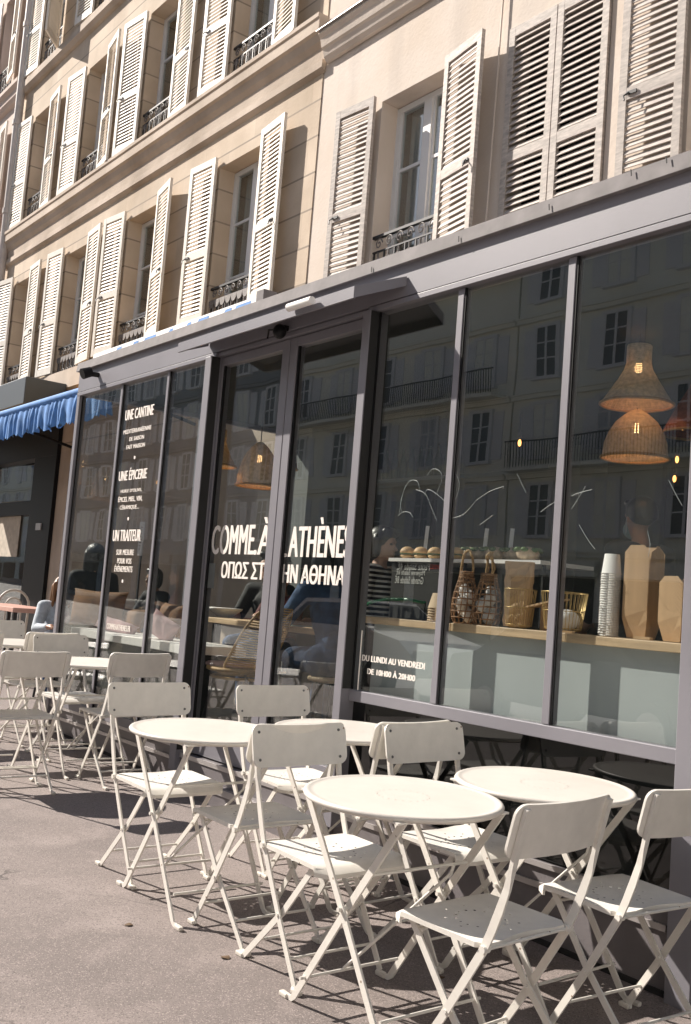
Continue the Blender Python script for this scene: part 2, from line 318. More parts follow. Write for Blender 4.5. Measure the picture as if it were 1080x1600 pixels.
# pavement: asphalt with grit and patches
def asphalt(name, col):
    m_ = mat(name, col, .85); n = m_.node_tree; L = n.links; p = n.nodes['Principled BSDF']; tc = node(m_, 'ShaderNodeTexCoord')
    def noise(sc, det, rough=.6):
        t = node(m_, 'ShaderNodeTexNoise'); t.inputs['Scale'].default_value = sc; t.inputs['Detail'].default_value = det; t.inputs['Roughness'].default_value = rough; L.new(tc.outputs['Object'], t.inputs['Vector']); return t.outputs[0]
    def rng(v, a, b, c=0, d=1):
        r_ = node(m_, 'ShaderNodeMapRange'); L.new(v, r_.inputs[0])
        for i, q in enumerate((a, b, c, d)): r_.inputs[i+1].default_value = q
        return r_.outputs[0]
    def mixc(fac, a, b, bt='MIX'):
        mx = node(m_, 'ShaderNodeMix', data_type='RGBA', blend_type=bt); L.new(fac, mx.inputs[0])
        for i, v in ((6, a), (7, b)):
            if isinstance(v, tuple): mx.inputs[i].default_value = (*v, 1)
            else: L.new(v, mx.inputs[i])
        return mx.outputs[2]
    c = mixc(rng(noise(.9, 5), .35, .65), col, tuple(x*.74 for x in col))
    c = mixc(rng(noise(3.5, 4), .5, .75), c, tuple(min(1, x*1.28) for x in col))
    c = mixc(math_(m_, 'MULTIPLY', rng(noise(.55, 3), .52, .60), .5), c, tuple(min(1, x*1.22) for x in col))
    vo = node(m_, 'ShaderNodeTexVoronoi'); vo.inputs['Scale'].default_value = 240; L.new(tc.outputs['Object'], vo.inputs['Vector'])
    sp = node(m_, 'ShaderNodeSeparateColor'); L.new(vo.outputs['Color'], sp.inputs[0])
    c = mixc(rng(sp.outputs[0], .80, .95), c, tuple(min(1, x*1.4) for x in col))
    c = mixc(rng(sp.outputs[1], .80, .95), c, tuple(x*.55 for x in col))
    vs_ = node(m_, 'ShaderNodeTexVoronoi'); vs_.inputs['Scale'].default_value = 7; L.new(tc.outputs['Object'], vs_.inputs['Vector'])
    c = mixc(rng(vs_.outputs['Distance'], .035, .02), c, tuple(x*.45 for x in col))
    # hairline cracks
    vc = node(m_, 'ShaderNodeTexVoronoi', feature='DISTANCE_TO_EDGE'); vc.inputs['Scale'].default_value = .8
    wv = node(m_, 'ShaderNodeVectorMath', operation='ADD'); nn = node(m_, 'ShaderNodeTexNoise'); nn.inputs['Scale'].default_value = 4; nn.inputs['Detail'].default_value = 6
    L.new(tc.outputs['Object'], nn.inputs['Vector']); sc = node(m_, 'ShaderNodeVectorMath', operation='SCALE'); sc.inputs['Scale'].default_value = .35; L.new(nn.outputs['Color'], sc.inputs[0])
    L.new(tc.outputs['Object'], wv.inputs[0]); L.new(sc.outputs[0], wv.inputs[1]); L.new(wv.outputs[0], vc.inputs['Vector'])
    c = mixc(math_(m_, 'MULTIPLY', rng(vc.outputs['Distance'], .006, .002), rng(noise(1.1, 2), .5, .6)), c, tuple(x*.4 for x in col))
    L.new(c, p.inputs['Base Color'])
    b = node(m_, 'ShaderNodeBump'); b.inputs['Strength'].default_value = .55; b.inputs['Distance'].default_value = .006
    h = math_(m_, 'ADD', noise(220, 4, .7), math_(m_, 'MULTIPLY', sp.outputs[2], .35)); L.new(h, b.inputs['Height']); L.new(b.outputs[0], p.inputs['Normal'])
    return m_
M['pavement'] = asphalt('pavement_asphalt', (.235, .198, .185))
M['road'] = asphalt('road_asphalt', (.21, .205, .20))
M['granite'] = mat('granite_kerb', (.3, .29, .28), .8, var=.2, vscale=40)
def weave(name, col, nx, nz, dens=.45):  # open basket weave, real gaps
    m_ = mat(name, col, .65, var=.25, vscale=50); L = m_.node_tree.links; tc = node(m_, 'ShaderNodeTexCoord'); sp = node(m_, 'ShaderNodeSeparateXYZ'); L.new(tc.outputs['Object'], sp.inputs[0])
    an = math_(m_, 'MULTIPLY', math_(m_, 'ARCTAN2', sp.outputs[1], sp.outputs[0]), nx/(2*math.pi))
    a = math_(m_, 'FRACT', math_(m_, 'ADD', an, 100)); b = math_(m_, 'FRACT', math_(m_, 'ADD', math_(m_, 'DIVIDE', sp.outputs[2], nz), 100))
    holes(m_, math_(m_, 'MULTIPLY', math_(m_, 'GREATER_THAN', a, 1-dens), math_(m_, 'GREATER_THAN', b, 1-dens))); return m_
M['weave'] = weave('wicker_weave', (.72, .56, .34), 70, .011, .20)
M['weave_bell'] = weave('wicker_bell_weave', (.70, .55, .36), 60, .009, .2)
M['weave_red'] = weave('red_wicker_weave', (.36, .13, .08), 60, .012, .2)

def wpart(name, mb, mt, root, parent=None, bevel=0):   # world-space shape -> part of root (root is unrotated, unscaled)
    l = root.location
    mb.v = [(x-l.x, y-l.y, z-l.z) for x, y, z in mb.v]
    return mb.build(name, mt, parent or root, bevel)
def tb(x0, x1, y0, y1, z0, z1): return MB().box(x0, x1, y0, y1, z0, z1)

# ================================================================== SETTING
def sheet(name, x0, x1, y0, y1, dz, mt, thick=.3, nx=1, ny=1):
    b = MB(); P = []
    for z in (0, -thick):
        for x, y in ((x0, y0), (x1, y0), (x1, y1), (x0, y1)): P.append((x, y, gz(x, y)+dz+z))
    b.add(P, [(0, 1, 2, 3), (7, 6, 5, 4), (0, 4, 5, 1), (1, 5, 6, 2), (2, 6, 7, 3), (3, 7, 4, 0)])
    o = b.build(name, mt); return tag(o, kind='structure')
sheet('road', -240, 160, -120, -2.62, -.13, M['road'], 1)
sheet('ground', -240, 160, -2.6, 120, -.05, M['road'], 1)
sheet('pavement', -90, 20, -2.4, 5.9, 0, M['pavement'], .4)
sheet('kerb', -90, 20, -2.6, -2.4, .002, M['granite'], .4)
sheet('opposite_pavement', -200, 20, -26, -17, 0, M['pavement'], .4)

# ================================================================== CAFE FRONT (glass box built out over the pavement)
GY = 3.30
shop = thing('cafe_shopfront', 'grey framed glass cafe front with lettering on its panes and doors', 'shopfront', (-5.2, 3.3, gz(-5.2, 3.3)))
FR = M['frame']
XL, XR = -8.17, 0.6
YB = 5.58
# plinth and trims
def each(name, boxes, mt, root, parent=None, bevel=0):
    for q in boxes: wpart(name, tb(*q), mt, root, parent, bevel)
each('plinth', ((-8.17, -5.95, 3.30, 3.5, -.2, .335), (-4.30, XR, 3.30, 3.5, -.2, .335)), M['plinth'], shop, bevel=.006)
each('plinth_trim', ((-8.17, -5.93, 3.288, 3.2985, .235, .258), (-4.30, -2.30, 3.288, 3.2985, .235, .258), (-8.17, -5.95, 3.285, 3.2985, .318, .338), (-4.30, -2.30, 3.285, 3.2985, .318, .338)), M['trim'], shop)
each('door_step', ((-5.93, -4.31, 3.22, 3.5, -.2, .19), (-5.92, -4.32, 3.27, 3.6, .19, .30)), M['plinth'], shop, bevel=.004)
each('step_nosing', ((-5.93, -4.31, 3.212, 3.222, .15, .185), (-5.90, -4.33, 3.262, 3.272, .275, .302)), M['trim'], shop)
for x0, x1 in ((-8.17, -5.95), (-4.30, -2.30)):
    b = MB(); P = []
    for x in (x0, x1):
        g = gz(x, 3.3)
        for y, z in ((3.292, g-.05), (3.292, g+.022), (3.2985, g+.022), (3.2985, g-.05)): P.append((x, y, z))
    b.loft([P[:4], P[4:]]); wpart('foot_gap_strip', b, M['soft_black'], shop)  # solid black strip added in place of the dark gap under the plinth
# posts and rails
b = MB(); b.box(-4.300, -4.238, 3.235, 3.36, .19, 2.857); wpart('post', b, FR, shop, bevel=.003)
b = MB(); b.box(-5.985, -5.905, 3.235, 3.36, .19, 2.857); wpart('post', b, FR, shop, bevel=.003)
b = MB(); b.box(-8.20, -8.145, 3.27, 3.33, -.1, 2.86); wpart('post', b, FR, shop, bevel=.003)
b = MB(); b.box(-2.275, -2.17, 3.26, 3.36, -.2, 2.86); wpart('post', b, FR, shop, bevel=.003)
for x0, x1, z0 in ((-2.94, -2.90, .885), (-3.625, -3.585, .885), (-6.62, -6.588, .40), (-7.386, -7.35, .40)):
    wpart('mullion', tb(x0, x1, 3.288, 3.34, z0, 2.855), FR, shop, bevel=.002)
wpart('bottom_rail', tb(-4.235, -2.275, 3.284, 3.35, .826, .882), FR, shop, bevel=.003)
wpart('bottom_rail', tb(-8.145, -5.985, 3.284, 3.35, .338, .398), FR, shop, bevel=.003)
wpart('bottom_rail', tb(-2.17, XR, 3.284, 3.35, .826, .882), FR, shop, bevel=.003)
each('spandrel_panel', ((-4.235, -2.275, 3.318, 3.33, .338, .825), (-2.17, XR, 3.318, 3.33, .338, .825)), M['spandrel'], shop)
# head, fascia, roof edge
each('head_rail', ((-8.2, -5.905, 3.268, 3.36, 2.858, 2.886), (-4.300, XR, 3.268, 3.36, 2.858, 2.886)), FR, shop, bevel=.002)
wpart('fascia', tb(-8.2, XR, 3.272, 3.36, 2.892, 3.062), FR, shop)
b = MB().prism_x([(3.245, 3.062), (3.245, 3.066), (3.255, 3.135), (3.30, 3.145), (YB, 3.20), (YB, 3.10), (3.36, 3.064)], -8.215, XR); wpart('roof_edge', b, M['zinc'], shop)
# joint lines in the roof edge and small bent fixings
for px, py in ((985, 268), (1040, 248), (857, 322), (716, 372), (580, 420)):
    P = at(px, py, 3.24); b = MB(); b.bar((P.x, 3.243, P.z+.01), (P.x+.008, 3.238, P.z-.02), .004, .003); wpart('fixing', b, M['soft_black'], shop)
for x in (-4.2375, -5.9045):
    wpart('dark_side_strip', tb(x, x+.003, 3.240, 3.30, .885 if x > -5 else .32, 2.855), M['soft_black'], shop)  # black strip added over each door post's +x face to darken that side
# panes
GL = M['glass']
panes = {}
for nm, x0, x1, z0, z1 in (('a', -8.145, -7.386, .398, 2.858), ('b', -7.35, -6.62, .398, 2.858), ('c', -6.588, -5.985, .398, 2.858), ('d', -4.235, -3.625, .882, 2.858), ('e', -3.585, -2.94, .882, 2.858), ('f', -2.90, -2.275, .882, 2.858), ('g', -2.17, XR, .882, 2.858)):
    panes[nm] = wpart('window_pane', tb(x0, x1, 3.302, 3.308, z0, z1), GL, shop)
wpart('side_pane', tb(-8.176, -8.170, 3.33, YB-.1, .30, 2.86), GL, shop)
each('side_frame', ((-8.20, -8.145, 3.36, YB-.1, .0, .30), (-8.20, -8.145, 3.36, YB, 2.865, 3.06), (-8.20, -8.145, 4.42, 4.46, .3, 2.865), (-8.20, -8.145, YB-.1, YB, 0, 2.865)), FR, shop)
# black gasket edges on the glazed bays
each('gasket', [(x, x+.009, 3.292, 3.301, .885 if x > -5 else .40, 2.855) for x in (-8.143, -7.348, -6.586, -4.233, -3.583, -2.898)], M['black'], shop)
# doors: two leaves under a narrow lintel
wpart('lintel', tb(-5.905, -4.300, 3.285, 3.37, 2.862, 2.884), FR, shop)
doors = []
for x0, x1, lx, rx in ((-5.905, -5.098, .030, .076), (-5.090, -4.290, .072, .045)):
    b = MB(); b.box(x0, x0+lx, 3.310, 3.37, .31, 2.855); b.box(x1-rx, x1, 3.310, 3.37, .31, 2.855); b.box(x0+lx, x1-rx, 3.312, 3.368, 2.80, 2.855); b.box(x0+lx, x1-rx, 3.312, 3.368, .31, .46)
    d = wpart('door', b, FR, shop, bevel=.002); doors.append(d)
    p = wpart('door_pane', tb(x0+lx, x1-rx, 3.334, 3.340, .46, 2.80), GL, shop, d)
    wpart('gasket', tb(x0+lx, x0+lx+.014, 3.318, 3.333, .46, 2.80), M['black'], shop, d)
# folded sun awning over the doors
b = MB()
prof = [(3.268, 2.995), (3.016, 2.892), (3.014, 2.884), (3.268, 2.985)]
b.loft([[(x0 if y < 3.2 else x1, y, z) for y, z in prof] for x0, x1 in ((-5.93, -6.02), (-4.08, -4.00))])
b.box(-5.93, -4.08, 3.000, 3.013, 2.832, 2.893)
for x0, x1 in ((-4.08, -4.00), (-5.93, -6.02)):
    b.add([(x0, 3.0, 2.832), (x0, 3.0, 2.893), (x1, 3.268, 2.995), (x1, 3.268, 2.945)], [(0, 1, 2, 3)])
wpart('folded_awning', b, FR, shop)
b = MB(); b.tube([(-4.62, 2.97, 2.874), (-4.40, 2.97, 2.874)], .022, 10); wpart('awning_roller', b, M['paper_white'], shop)
b = MB(); P = at(437, 518, 3.22); b.ball(P, .045, .04, .045); b.box(P.x-.02, P.x+.02, P.y, 3.27, P.z+.01, P.z+.04); b.tube([P+Vector((-.05, 0, .02)), P+Vector((-.12, 0, .03)), P+Vector((-.16, .02, -.01))], .006)
wpart('camera_dome', b, M['black'], shop)
b = MB(); P = at(139, 584, 3.2); b.tube([(P.x+.03, 3.285, P.z), (P.x, 3.19, P.z)], .02, 8); b.tube([(P.x, 3.215, P.z+.02), (P.x, 3.145, P.z-.012)], [.040, .044], 14, smooth=False)
wpart('spotlight', b, M['black'], shop)
b = MB()
z0 = -.02
for i in range(13): b.box(-2.16, -1.90, 3.285, 3.292, z0+i*.022, z0+i*.022+.006)
for i in range(12): b.box(-2.16+i*.0216, -2.154+i*.0216, 3.2925, 3.298, z0, z0+.27)
wpart('vent_grille', b, M['black'], shop)
# inside the box: floor, ceiling, walls
wpart('floor', tb(-8.145, XR, 3.36, 11, .28, .38), M['floor_in'], shop)
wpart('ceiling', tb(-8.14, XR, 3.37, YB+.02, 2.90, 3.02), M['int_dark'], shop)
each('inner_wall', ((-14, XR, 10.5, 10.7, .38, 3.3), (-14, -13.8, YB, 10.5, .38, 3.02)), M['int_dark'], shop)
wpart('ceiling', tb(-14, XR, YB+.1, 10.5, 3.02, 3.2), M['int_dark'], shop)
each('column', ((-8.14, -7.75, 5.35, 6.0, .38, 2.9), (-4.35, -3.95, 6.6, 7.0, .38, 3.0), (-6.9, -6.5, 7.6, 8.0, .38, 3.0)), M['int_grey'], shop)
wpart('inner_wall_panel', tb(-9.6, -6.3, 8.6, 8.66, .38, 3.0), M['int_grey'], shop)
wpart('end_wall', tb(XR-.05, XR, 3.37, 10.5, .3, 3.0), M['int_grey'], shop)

# lettering --------------------------------------------------------
def text_mesh(body, name, mt, bold=.02, space=1.0):
    cu = bpy.data.curves.new('t', 'FONT'); cu.body = body; cu.offset = bold; cu.space_character = space; cu.resolution_u = 3
    o = bpy.data.objects.new('t', cu); C.objects.link(o)
    me = bpy.data.meshes.new_from_object(o.evaluated_get(bpy.context.evaluated_depsgraph_get())); bpy.data.objects.remove(o); bpy.data.curves.remove(cu)
    me.name = name; me.materials.clear(); me.materials.append(mt); return me
def fit_text(body, name, x0, x1, z0, z1, y, mt, root, parent, bold=.02, mirror=False, space=1.0, fat=0):
    me = text_mesh(body, name, mt, bold, space); xs = [v.co.x for v in me.vertices]; ys = [v.co.y for v in me.vertices]
    a, b_, c, d = min(xs), max(xs), min(ys), max(ys); l = root.location
    for v in me.vertices:
        u = (v.co.x-a)/(b_-a); t = (v.co.y-c)/(d-c)
        if mirror: u = 1-u
        v.co = Vector((x0+u*(x1-x0)-l.x, y-l.y, z0+t*(z1-z0)-l.z))
    if fat:                                     # heavier strokes: the same glyphs laid again a hair to each side
        vs_ = [tuple(v.co) for v in me.vertices]; fs = [tuple(p.vertices) for p in me.polygons]; V_, F2 = [], []
        for k in (-1, 0, 1): F2 += [tuple(i+len(V_) for i in f) for f in fs]; V_ += [(a_+k*fat, b2+.0002*k, c_) for a_, b2, c_ in vs_]
        m2 = bpy.data.meshes.new(name); m2.from_pydata(V_, [], F2); m2.materials.append(mt); me = m2
    o = bpy.data.objects.new(name, me); C.objects.link(o); o.parent = parent; return o
def px_text(body, LB, RT, y=3.299, parent=None, bold=.02, zt=None, mt=None, space=1.0, fat=0):
    A, B = at(*LB, y), at(*RT, y); z1 = at(*zt, y).z if zt else B.z
    return fit_text(body, 'lettering', A.x, B.x, A.z, z1, y, mt or M['white_letter'], shop, parent, bold, space=space, fat=fat)
pb = panes['b']
for body, LB, RT, bo in (('UNE CANTINE', (195.5, 657.5), (241, 631), .045), ('MEDITERRANÉENNE', (193, 679), (237, 662), .02), ('DE SAISON', (202, 689.5), (225.5, 679), .02), ('FAIT MAISON', (197.5, 702.5), (226.7, 691), .02),
                         ('UNE ÉPICERIE', (185.5, 752), (230.7, 727), .045), ("HUILE D'OLIVE,", (188.7, 771), (222, 762), .02), ('ÉPICES, MIEL, VIN,', (184.5, 786), (223, 772), .02), ('CÉRAMIQUE...', (187, 797.5), (217.5, 786.5), .02),
                         ('UN TRAITEUR', (176, 845.7), (220.7, 827), .045), ('SUR MESURE', (181.7, 867), (209.5, 858.7), .02), ('POUR VOS', (183, 880.5), (205.7, 872.5), .02), ('ÉVÈNEMENTS', (178.7, 893), (207.5, 882.5), .02),
                         ('COMMEAATHENES.FR', (166.7, 982), (204, 978.5), .03)):
    px_text(body, LB, RT, parent=pb, bold=.0, space=1.06, fat=.0042 if bo > .04 else .002)
for p in ((210.5, 714.8), (200.5, 810.5), (191.5, 908)):
    P = at(*p, 3.299); b = MB(); b.tube([(P.x, 3.2985, P.z), (P.x, 3.2997, P.z)], .013, 14); wpart('lettering_dot', b, M['white_letter'], shop, pb)
for body, LB, RT, zt, d_ in (('COMME', (330, 866), (399, 819.8), (352, 820.5), 0), ('.À', (396.5, 867), (427, 810), (415, 808), 0), ('.', (443, 870.5), (448, 864.5), None, 1), ('ATHÈNES', (450.5, 870.5), (550.5, 811), (500, 808.5), 1)):
    px_text(body, LB, RT, 3.332, doors[d_], .0, zt=zt, space=1.05, fat=.006)
px_text('ΟΠΩΣ ΣΤ', (345, 903), (414, 877.5), 3.332, doors[0], .006, zt=(348, 877), fat=.0045)
px_text('ΗΝ ΑΘΗΝΑ', (440.5, 910.5), (540, 884), 3.332, doors[1], .006, fat=.0045)
px_text('DU LUNDI AU VENDREDI', (566, 1032.2), (664, 1036), parent=panes['d'], bold=.006, space=1.05, fat=.002)
px_text('DE 10H00 À 20H00', (574, 1053), (649, 1053), parent=panes['d'], bold=.006, space=1.05, fat=.002)
b = MB(); A = at(566, 985, 3.299); B = at(559, 1080, 3.299); b.tube([A, B], .0035, 5); wpart('sticker_edge', b, M['white_letter'], shop, panes['d'])
b = MB(); A = at(326, 880, 3.332); b.box(A.x, A.x+.09, 3.3315, 3.3335, A.z-.16, A.z); wpart('notice', b, M['int_grey'], shop, doors[0])
# scratched tag on the panes
def scr(pts, pane):
    b = MB(); P = [at(x, y, 3.2995) for x, y in pts]; Q = []
    for i in range(len(P)-1):                                  # smooth through the points
        p0, p1, p2, p3 = P[max(i-1, 0)], P[i], P[i+1], P[min(i+2, len(P)-1)]
        for k in range(5):
            t = k/5; Q.append(.5*((2*p1)+(p2-p0)*t+(2*p0-5*p1+4*p2-p3)*t*t+(3*p1-p0-3*p2+p3)*t*t*t))
    Q.append(P[-1]); b.tube(Q, .0010, 4); wpart('scratch', b, M['scratch'], shop, panes[pane])
scr([(624, 803), (630, 770), (640, 752), (652, 752), (656, 765)], 'd'); scr([(634, 758), (626, 785), (628, 800)], 'd')
scr([(622, 806), (630, 800), (640, 801), (645, 808)], 'd'); scr([(650, 765), (665, 772), (675, 795), (683, 814)], 'd')
scr([(666, 745), (676, 733), (688, 737), (690, 752), (680, 775)], 'd'); scr([(663, 775), (668, 765), (680, 770), (694, 782)], 'd')
scr([(712, 740), (718, 755), (714, 775), (711, 780)], 'e'); scr([(706, 810), (725, 803), (742, 785)], 'e'); scr([(744, 782), (765, 768), (787, 760)], 'e')
scr([(808, 740), (815, 755), (822, 770)], 'e'); scr([(750, 820), (770, 805)], 'e'); scr([(845, 800), (858, 790), (872, 782)], 'e')
scr([(893, 775), (905, 770), (925, 765)], 'f'); scr([(893, 795), (903, 780), (915, 760)], 'f'); scr([(1045, 750), (1055, 770), (1066, 790)], 'f'); scr([(905, 820), (920, 845), (930, 858)], 'f'); scr([(1012, 830), (1016, 850), (1013, 870)], 'f')

# rolled banner lying on the roof edge
A, B = at(146, 565, 3.34), at(412, 466, 3.34)
bn = thing('banner', 'white cloth banner with blue and red marks lying along the cafe roof edge', 'banner', (A.x, 3.36, 3.15))
b = MB().prism_x([(3.33, 3.148), (3.338, 3.215), (3.38, 3.22), (3.44, 3.155)], A.x, B.x-.06); wpart('cloth', b, M['paper_white'], bn)
b = MB()
random.seed(3)
mk_b, mk_r = MB(), MB(); x = A.x+.45
while x < B.x-.25:
    wd = random.choice((.07, .10, .16, .2)); t = mk_b if x < -5.6 else mk_r
    t.add([(x, 3.3305, 3.168), (x+wd, 3.3305, 3.168), (x+wd, 3.3345, 3.198), (x+.02, 3.3345, 3.198)], [(0, 1, 2, 3)]); x += wd+random.choice((.04, .09, .2))
wpart('blue_mark', mk_b, M['blue'], bn); wpart('red_mark', mk_r, mat('faded_red_ink', (.5, .2, .17), .8), bn)
wpart('end_batten', tb(B.x-.06, B.x+.03, 3.32, 3.42, 3.148, 3.24), M['zinc'], bn, bevel=.004)

# ================================================================== BUILDINGS ABOVE
YW = 5.6
def wall_mesh(x0, x1, z0, z1, y, ops, depth=.24):
    xs = sorted({x0, x1, *[o[0] for o in ops], *[o[1] for o in ops]}); zs = sorted({z0, z1, *[o[2] for o in ops], *[o[3] for o in ops]}); b = MB()
    for i in range(len(xs)-1):
        for j in range(len(zs)-1):
            cx, cz = (xs[i]+xs[i+1])/2, (zs[j]+zs[j+1])/2
            if any(o[0] < cx < o[1] and o[2] < cz < o[3] for o in ops): continue
            b.add([(xs[i], y, zs[j]), (xs[i+1], y, zs[j]), (xs[i+1], y, zs[j+1]), (xs[i], y, zs[j+1])], [(0, 1, 2, 3)])
    for a, c, d, e in ops:
        Y = y+depth
        b.add([(a, y, d), (c, y, d), (c, Y, d), (a, Y, d), (a, y, e), (c, y, e), (c, Y, e), (a, Y, e)], [(0, 1, 2, 3), (4, 7, 6, 5), (0, 3, 7, 4), (1, 5, 6, 2)])
    b.add([(x0, y, z0), (x0, y+6, z0), (x0, y+6, z1), (x0, y, z1)], [(0, 1, 2, 3)]); b.add([(x1, y, z0), (x1, y, z1), (x1, y+6, z1), (x1, y+6, z0)], [(0, 1, 2, 3)])
    b.add([(x0, y, z1), (x1, y, z1), (x1, y+6, z1), (x0, y+6, z1)], [(0, 1, 2, 3)])
    b.add([(x0, y+6, z0), (x1, y+6, z0), (x1, y+6, z1), (x0, y+6, z1)], [(0, 3, 2, 1)])
    return b
_sh = {}
def shutter_mesh(wd, h, mt, pitch=.047, mid=.42, slat=(.0085, .0175)):
    k = (round(wd, 2), round(h, 2), mt.name, slat)
    if k in _sh: return _sh[k]
    b = MB(); t = .034; st = .062                     # hinge edge at x = 0, panel along +x, outer face towards -y
    b.box(0, st, -t, 0, 0, h); b.box(wd-st, wd, -t, 0, 0, h)
    zm = h*mid
    for z0, z1 in ((0, .10), (zm-.04, zm+.045), (h-.08, h)): b.box(st, wd-st, -t+.001, -.001, z0, z1)
    for z0, z1 in ((.10, zm-.04), (zm+.045, h-.08)):
        n = int((z1-z0)/pitch); p = (z1-z0)/n
        for i in range(n):
            z = z0+p*(i+.5); jx = random.uniform(-.002, .002)
            b.obox((wd/2, -t/2, z+jx), (wd/2-st, 0, 0), (0, slat[0], slat[1]), Vector((0, -slat[1], slat[0])).normalized()*.0035) if mt is M['slat_white'] else b.obox((wd/2, -t/2, z+jx*1.5), (wd/2-st, 0, random.uniform(-.0035, .0035)), (0, slat[0]+random.uniform(-.002, .002), slat[1]), Vector((0, -slat[1], slat[0])).normalized()*.0035)
    _sh[k] = b.mesh('shutter', mt); return _sh[k]
def hinge_iron():
    b = MB(); b.box(-.03, .05, -.045, -.036, -.012, .012); b.tube([(.03, -.045, -.0), (.05, -.075, -.03), (.04, -.08, -.07)], .006, 5); return b.mesh('shutter_latch', M['iron'])
LATCH = hinge_iron()
def shutter(root, x, z, wd, h, side, ang, mt):
    # side -1: hinged at x and opening towards -x; ang: degrees away from the wall (0 = flat against it)
    me = shutter_mesh(wd, h, mt) if mt is M['slat_white'] else shutter_mesh(wd, h, mt, .050, .42, (.0085, .0205))
    o = inst('shutter', me, root, (x-root.location.x, YW-.035-root.location.y, z-root.location.z), (0, 0, R(-ang) if side > 0 else R(ang)), (1 if side > 0 else -1, 1, 1))
    if h > 1.5: inst('latch', LATCH, o, (wd-.12, 0, h*.42))
    return o
def window(root, x0, x1, z0, z1, curt=True, y=YW+.20, mullions=2):
    f = MB(); t = .055
    f.box(x0, x0+t, y, y+.06, z0, z1); f.box(x1-t, x1, y, y+.06, z0, z1); f.box(x0+t, x1-t, y, y+.06, z1-t, z1); f.box(x0+t, x1-t, y, y+.06, z0, z0+t)
    xm = (x0+x1)/2; f.box(xm-.05, xm+.05, y-.012, y+.05, z0+t, z1-t)
    for s0, s1 in ((x0+t, xm-.05), (xm+.05, x1-t)):
        f.box(s0, s0+.03, y+.005, y+.045, z0+t, z1-t); f.box(s1-.03, s1, y+.005, y+.045, z0+t, z1-t)
        for k in range(mullions):
            zz = z0+(z1-z0)*(k+1)/(mullions+1); f.box(s0+.03, s1-.03, y+.008, y+.042, zz-.015, zz+.015)
    fo = wpart('window', f, M['winframe'], root)
    g = MB().box(x0+t, x1-t, y+.022, y+.028, z0+t, z1-t); wpart('pane', g, M['win_glass'], root, fo)
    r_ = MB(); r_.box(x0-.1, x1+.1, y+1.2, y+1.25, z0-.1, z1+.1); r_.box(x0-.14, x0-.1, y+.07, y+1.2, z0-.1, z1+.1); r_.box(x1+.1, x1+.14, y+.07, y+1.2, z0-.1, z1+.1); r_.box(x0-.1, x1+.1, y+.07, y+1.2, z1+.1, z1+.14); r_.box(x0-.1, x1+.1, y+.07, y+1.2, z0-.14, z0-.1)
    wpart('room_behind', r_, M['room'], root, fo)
    if curt:
        c = MB(); n = 24
        for a, b_ in ((x0+t, x0+(x1-x0)*.34), (x1-(x1-x0)*.34, x1-t)):
            P = [(a+(b_-a)*i/n, y+.14+.015*math.sin(i*1.9), z) for z in (z0, z1) for i in range(n+1)]
            c.add(P, [(i, i+1, n+2+i, n+1+i) for i in range(n)], True)
        wpart('curtain', c, M['curtain'], root, fo)
    return fo
def railing(root, x0, x1, z0, h, y=YW+.04, lace=False):
    b = MB()
    b.box(x0, x1, y-.02, y+.02, z0+h-.025, z0+h); b.box(x0, x1, y-.008, y+.008, z0+h-.16, z0+h-.145); b.box(x0, x1, y-.008, y+.008, z0+.03, z0+.045)
    n = max(4, int((x1-x0)/.14))
    for i in range(n+1):
        xx = x0+.02+(x1-x0-.04)*i/n; b.box(xx-.007, xx+.007, y-.007, y+.007, z0+.045, z0+h-.16)
    ro = wpart('balcony_rail', b, M['iron'], root)
    s = MB()
    for i in range(n):
        xa = x0+.02+(x1-x0-.04)*(i+.5)/n; r_ = (x1-x0)/n*.34
        for zc, q in ((z0+h-.085, 1), (z0+h*.55, -1), (z0+h*.25, 1)):
            if zc < z0+.06: continue
            s.tube([(xa+q*r_*(1-k/14)*math.cos(k*.75), y-.012, zc+r_*1.15*(1-k/14)*math.sin(k*.75)) for k in range(13)], .0075, 4)
        s.tube([(xa, y-.012, z0+.05), (xa, y-.012, z0+h-.17)], .012, 4)
    wpart('ornament', s, M['iron_worn'], root, ro)
    if lace:
        l = MB(); n2 = 8
        for i in range(n2):
            xa = x0+(x1-x0)*(i+.5)/n2; r_ = (x1-x0)/n2/2
            l.prism([(xa+r_*math.cos(t), z0+h-.16+min(0, r_*1.5*math.sin(t))) for t in [math.pi+math.pi*k/8 for k in range(9)]], (1, 0, 0), (0, 0, 1), (0, .006, 0)); 
        l.xf(Matrix.Translation((0, y-.03, 0)))
        wpart('lambrequin', l, M['iron_worn'], root, ro)

# ---- stone building
SB = thing('stone_building', 'brown limestone building with rows of white louvred shutters above the awnings', 'building', (-13, YW, 0))
F1 = [(-10.43, -9.44), (-12.87, -11.90), (-15.02, -14.09), (-17.22, -16.40)]
F2 = [(-10.41, -9.40), (-12.80, -11.83), (-14.88, -14.05), (-17.15, -16.30)]
ops = [(a, c, 4.30, 6.26) for a, c in F1]+[(a, c, 7.22, 9.17) for a, c in F2]+[(a, c, 10.02, 11.9) for a, c in F2]
wpart('wall', wall_mesh(-17.85, -8.44, 3.2, 14, YW, ops), M['lime'], SB)
b = MB(); b.box(at(90, 760, YW).x, -8.44, YW, YW+.3, -.1, 3.2)
wpart('ground_floor_pier', b, M['lime_plain'], SB)
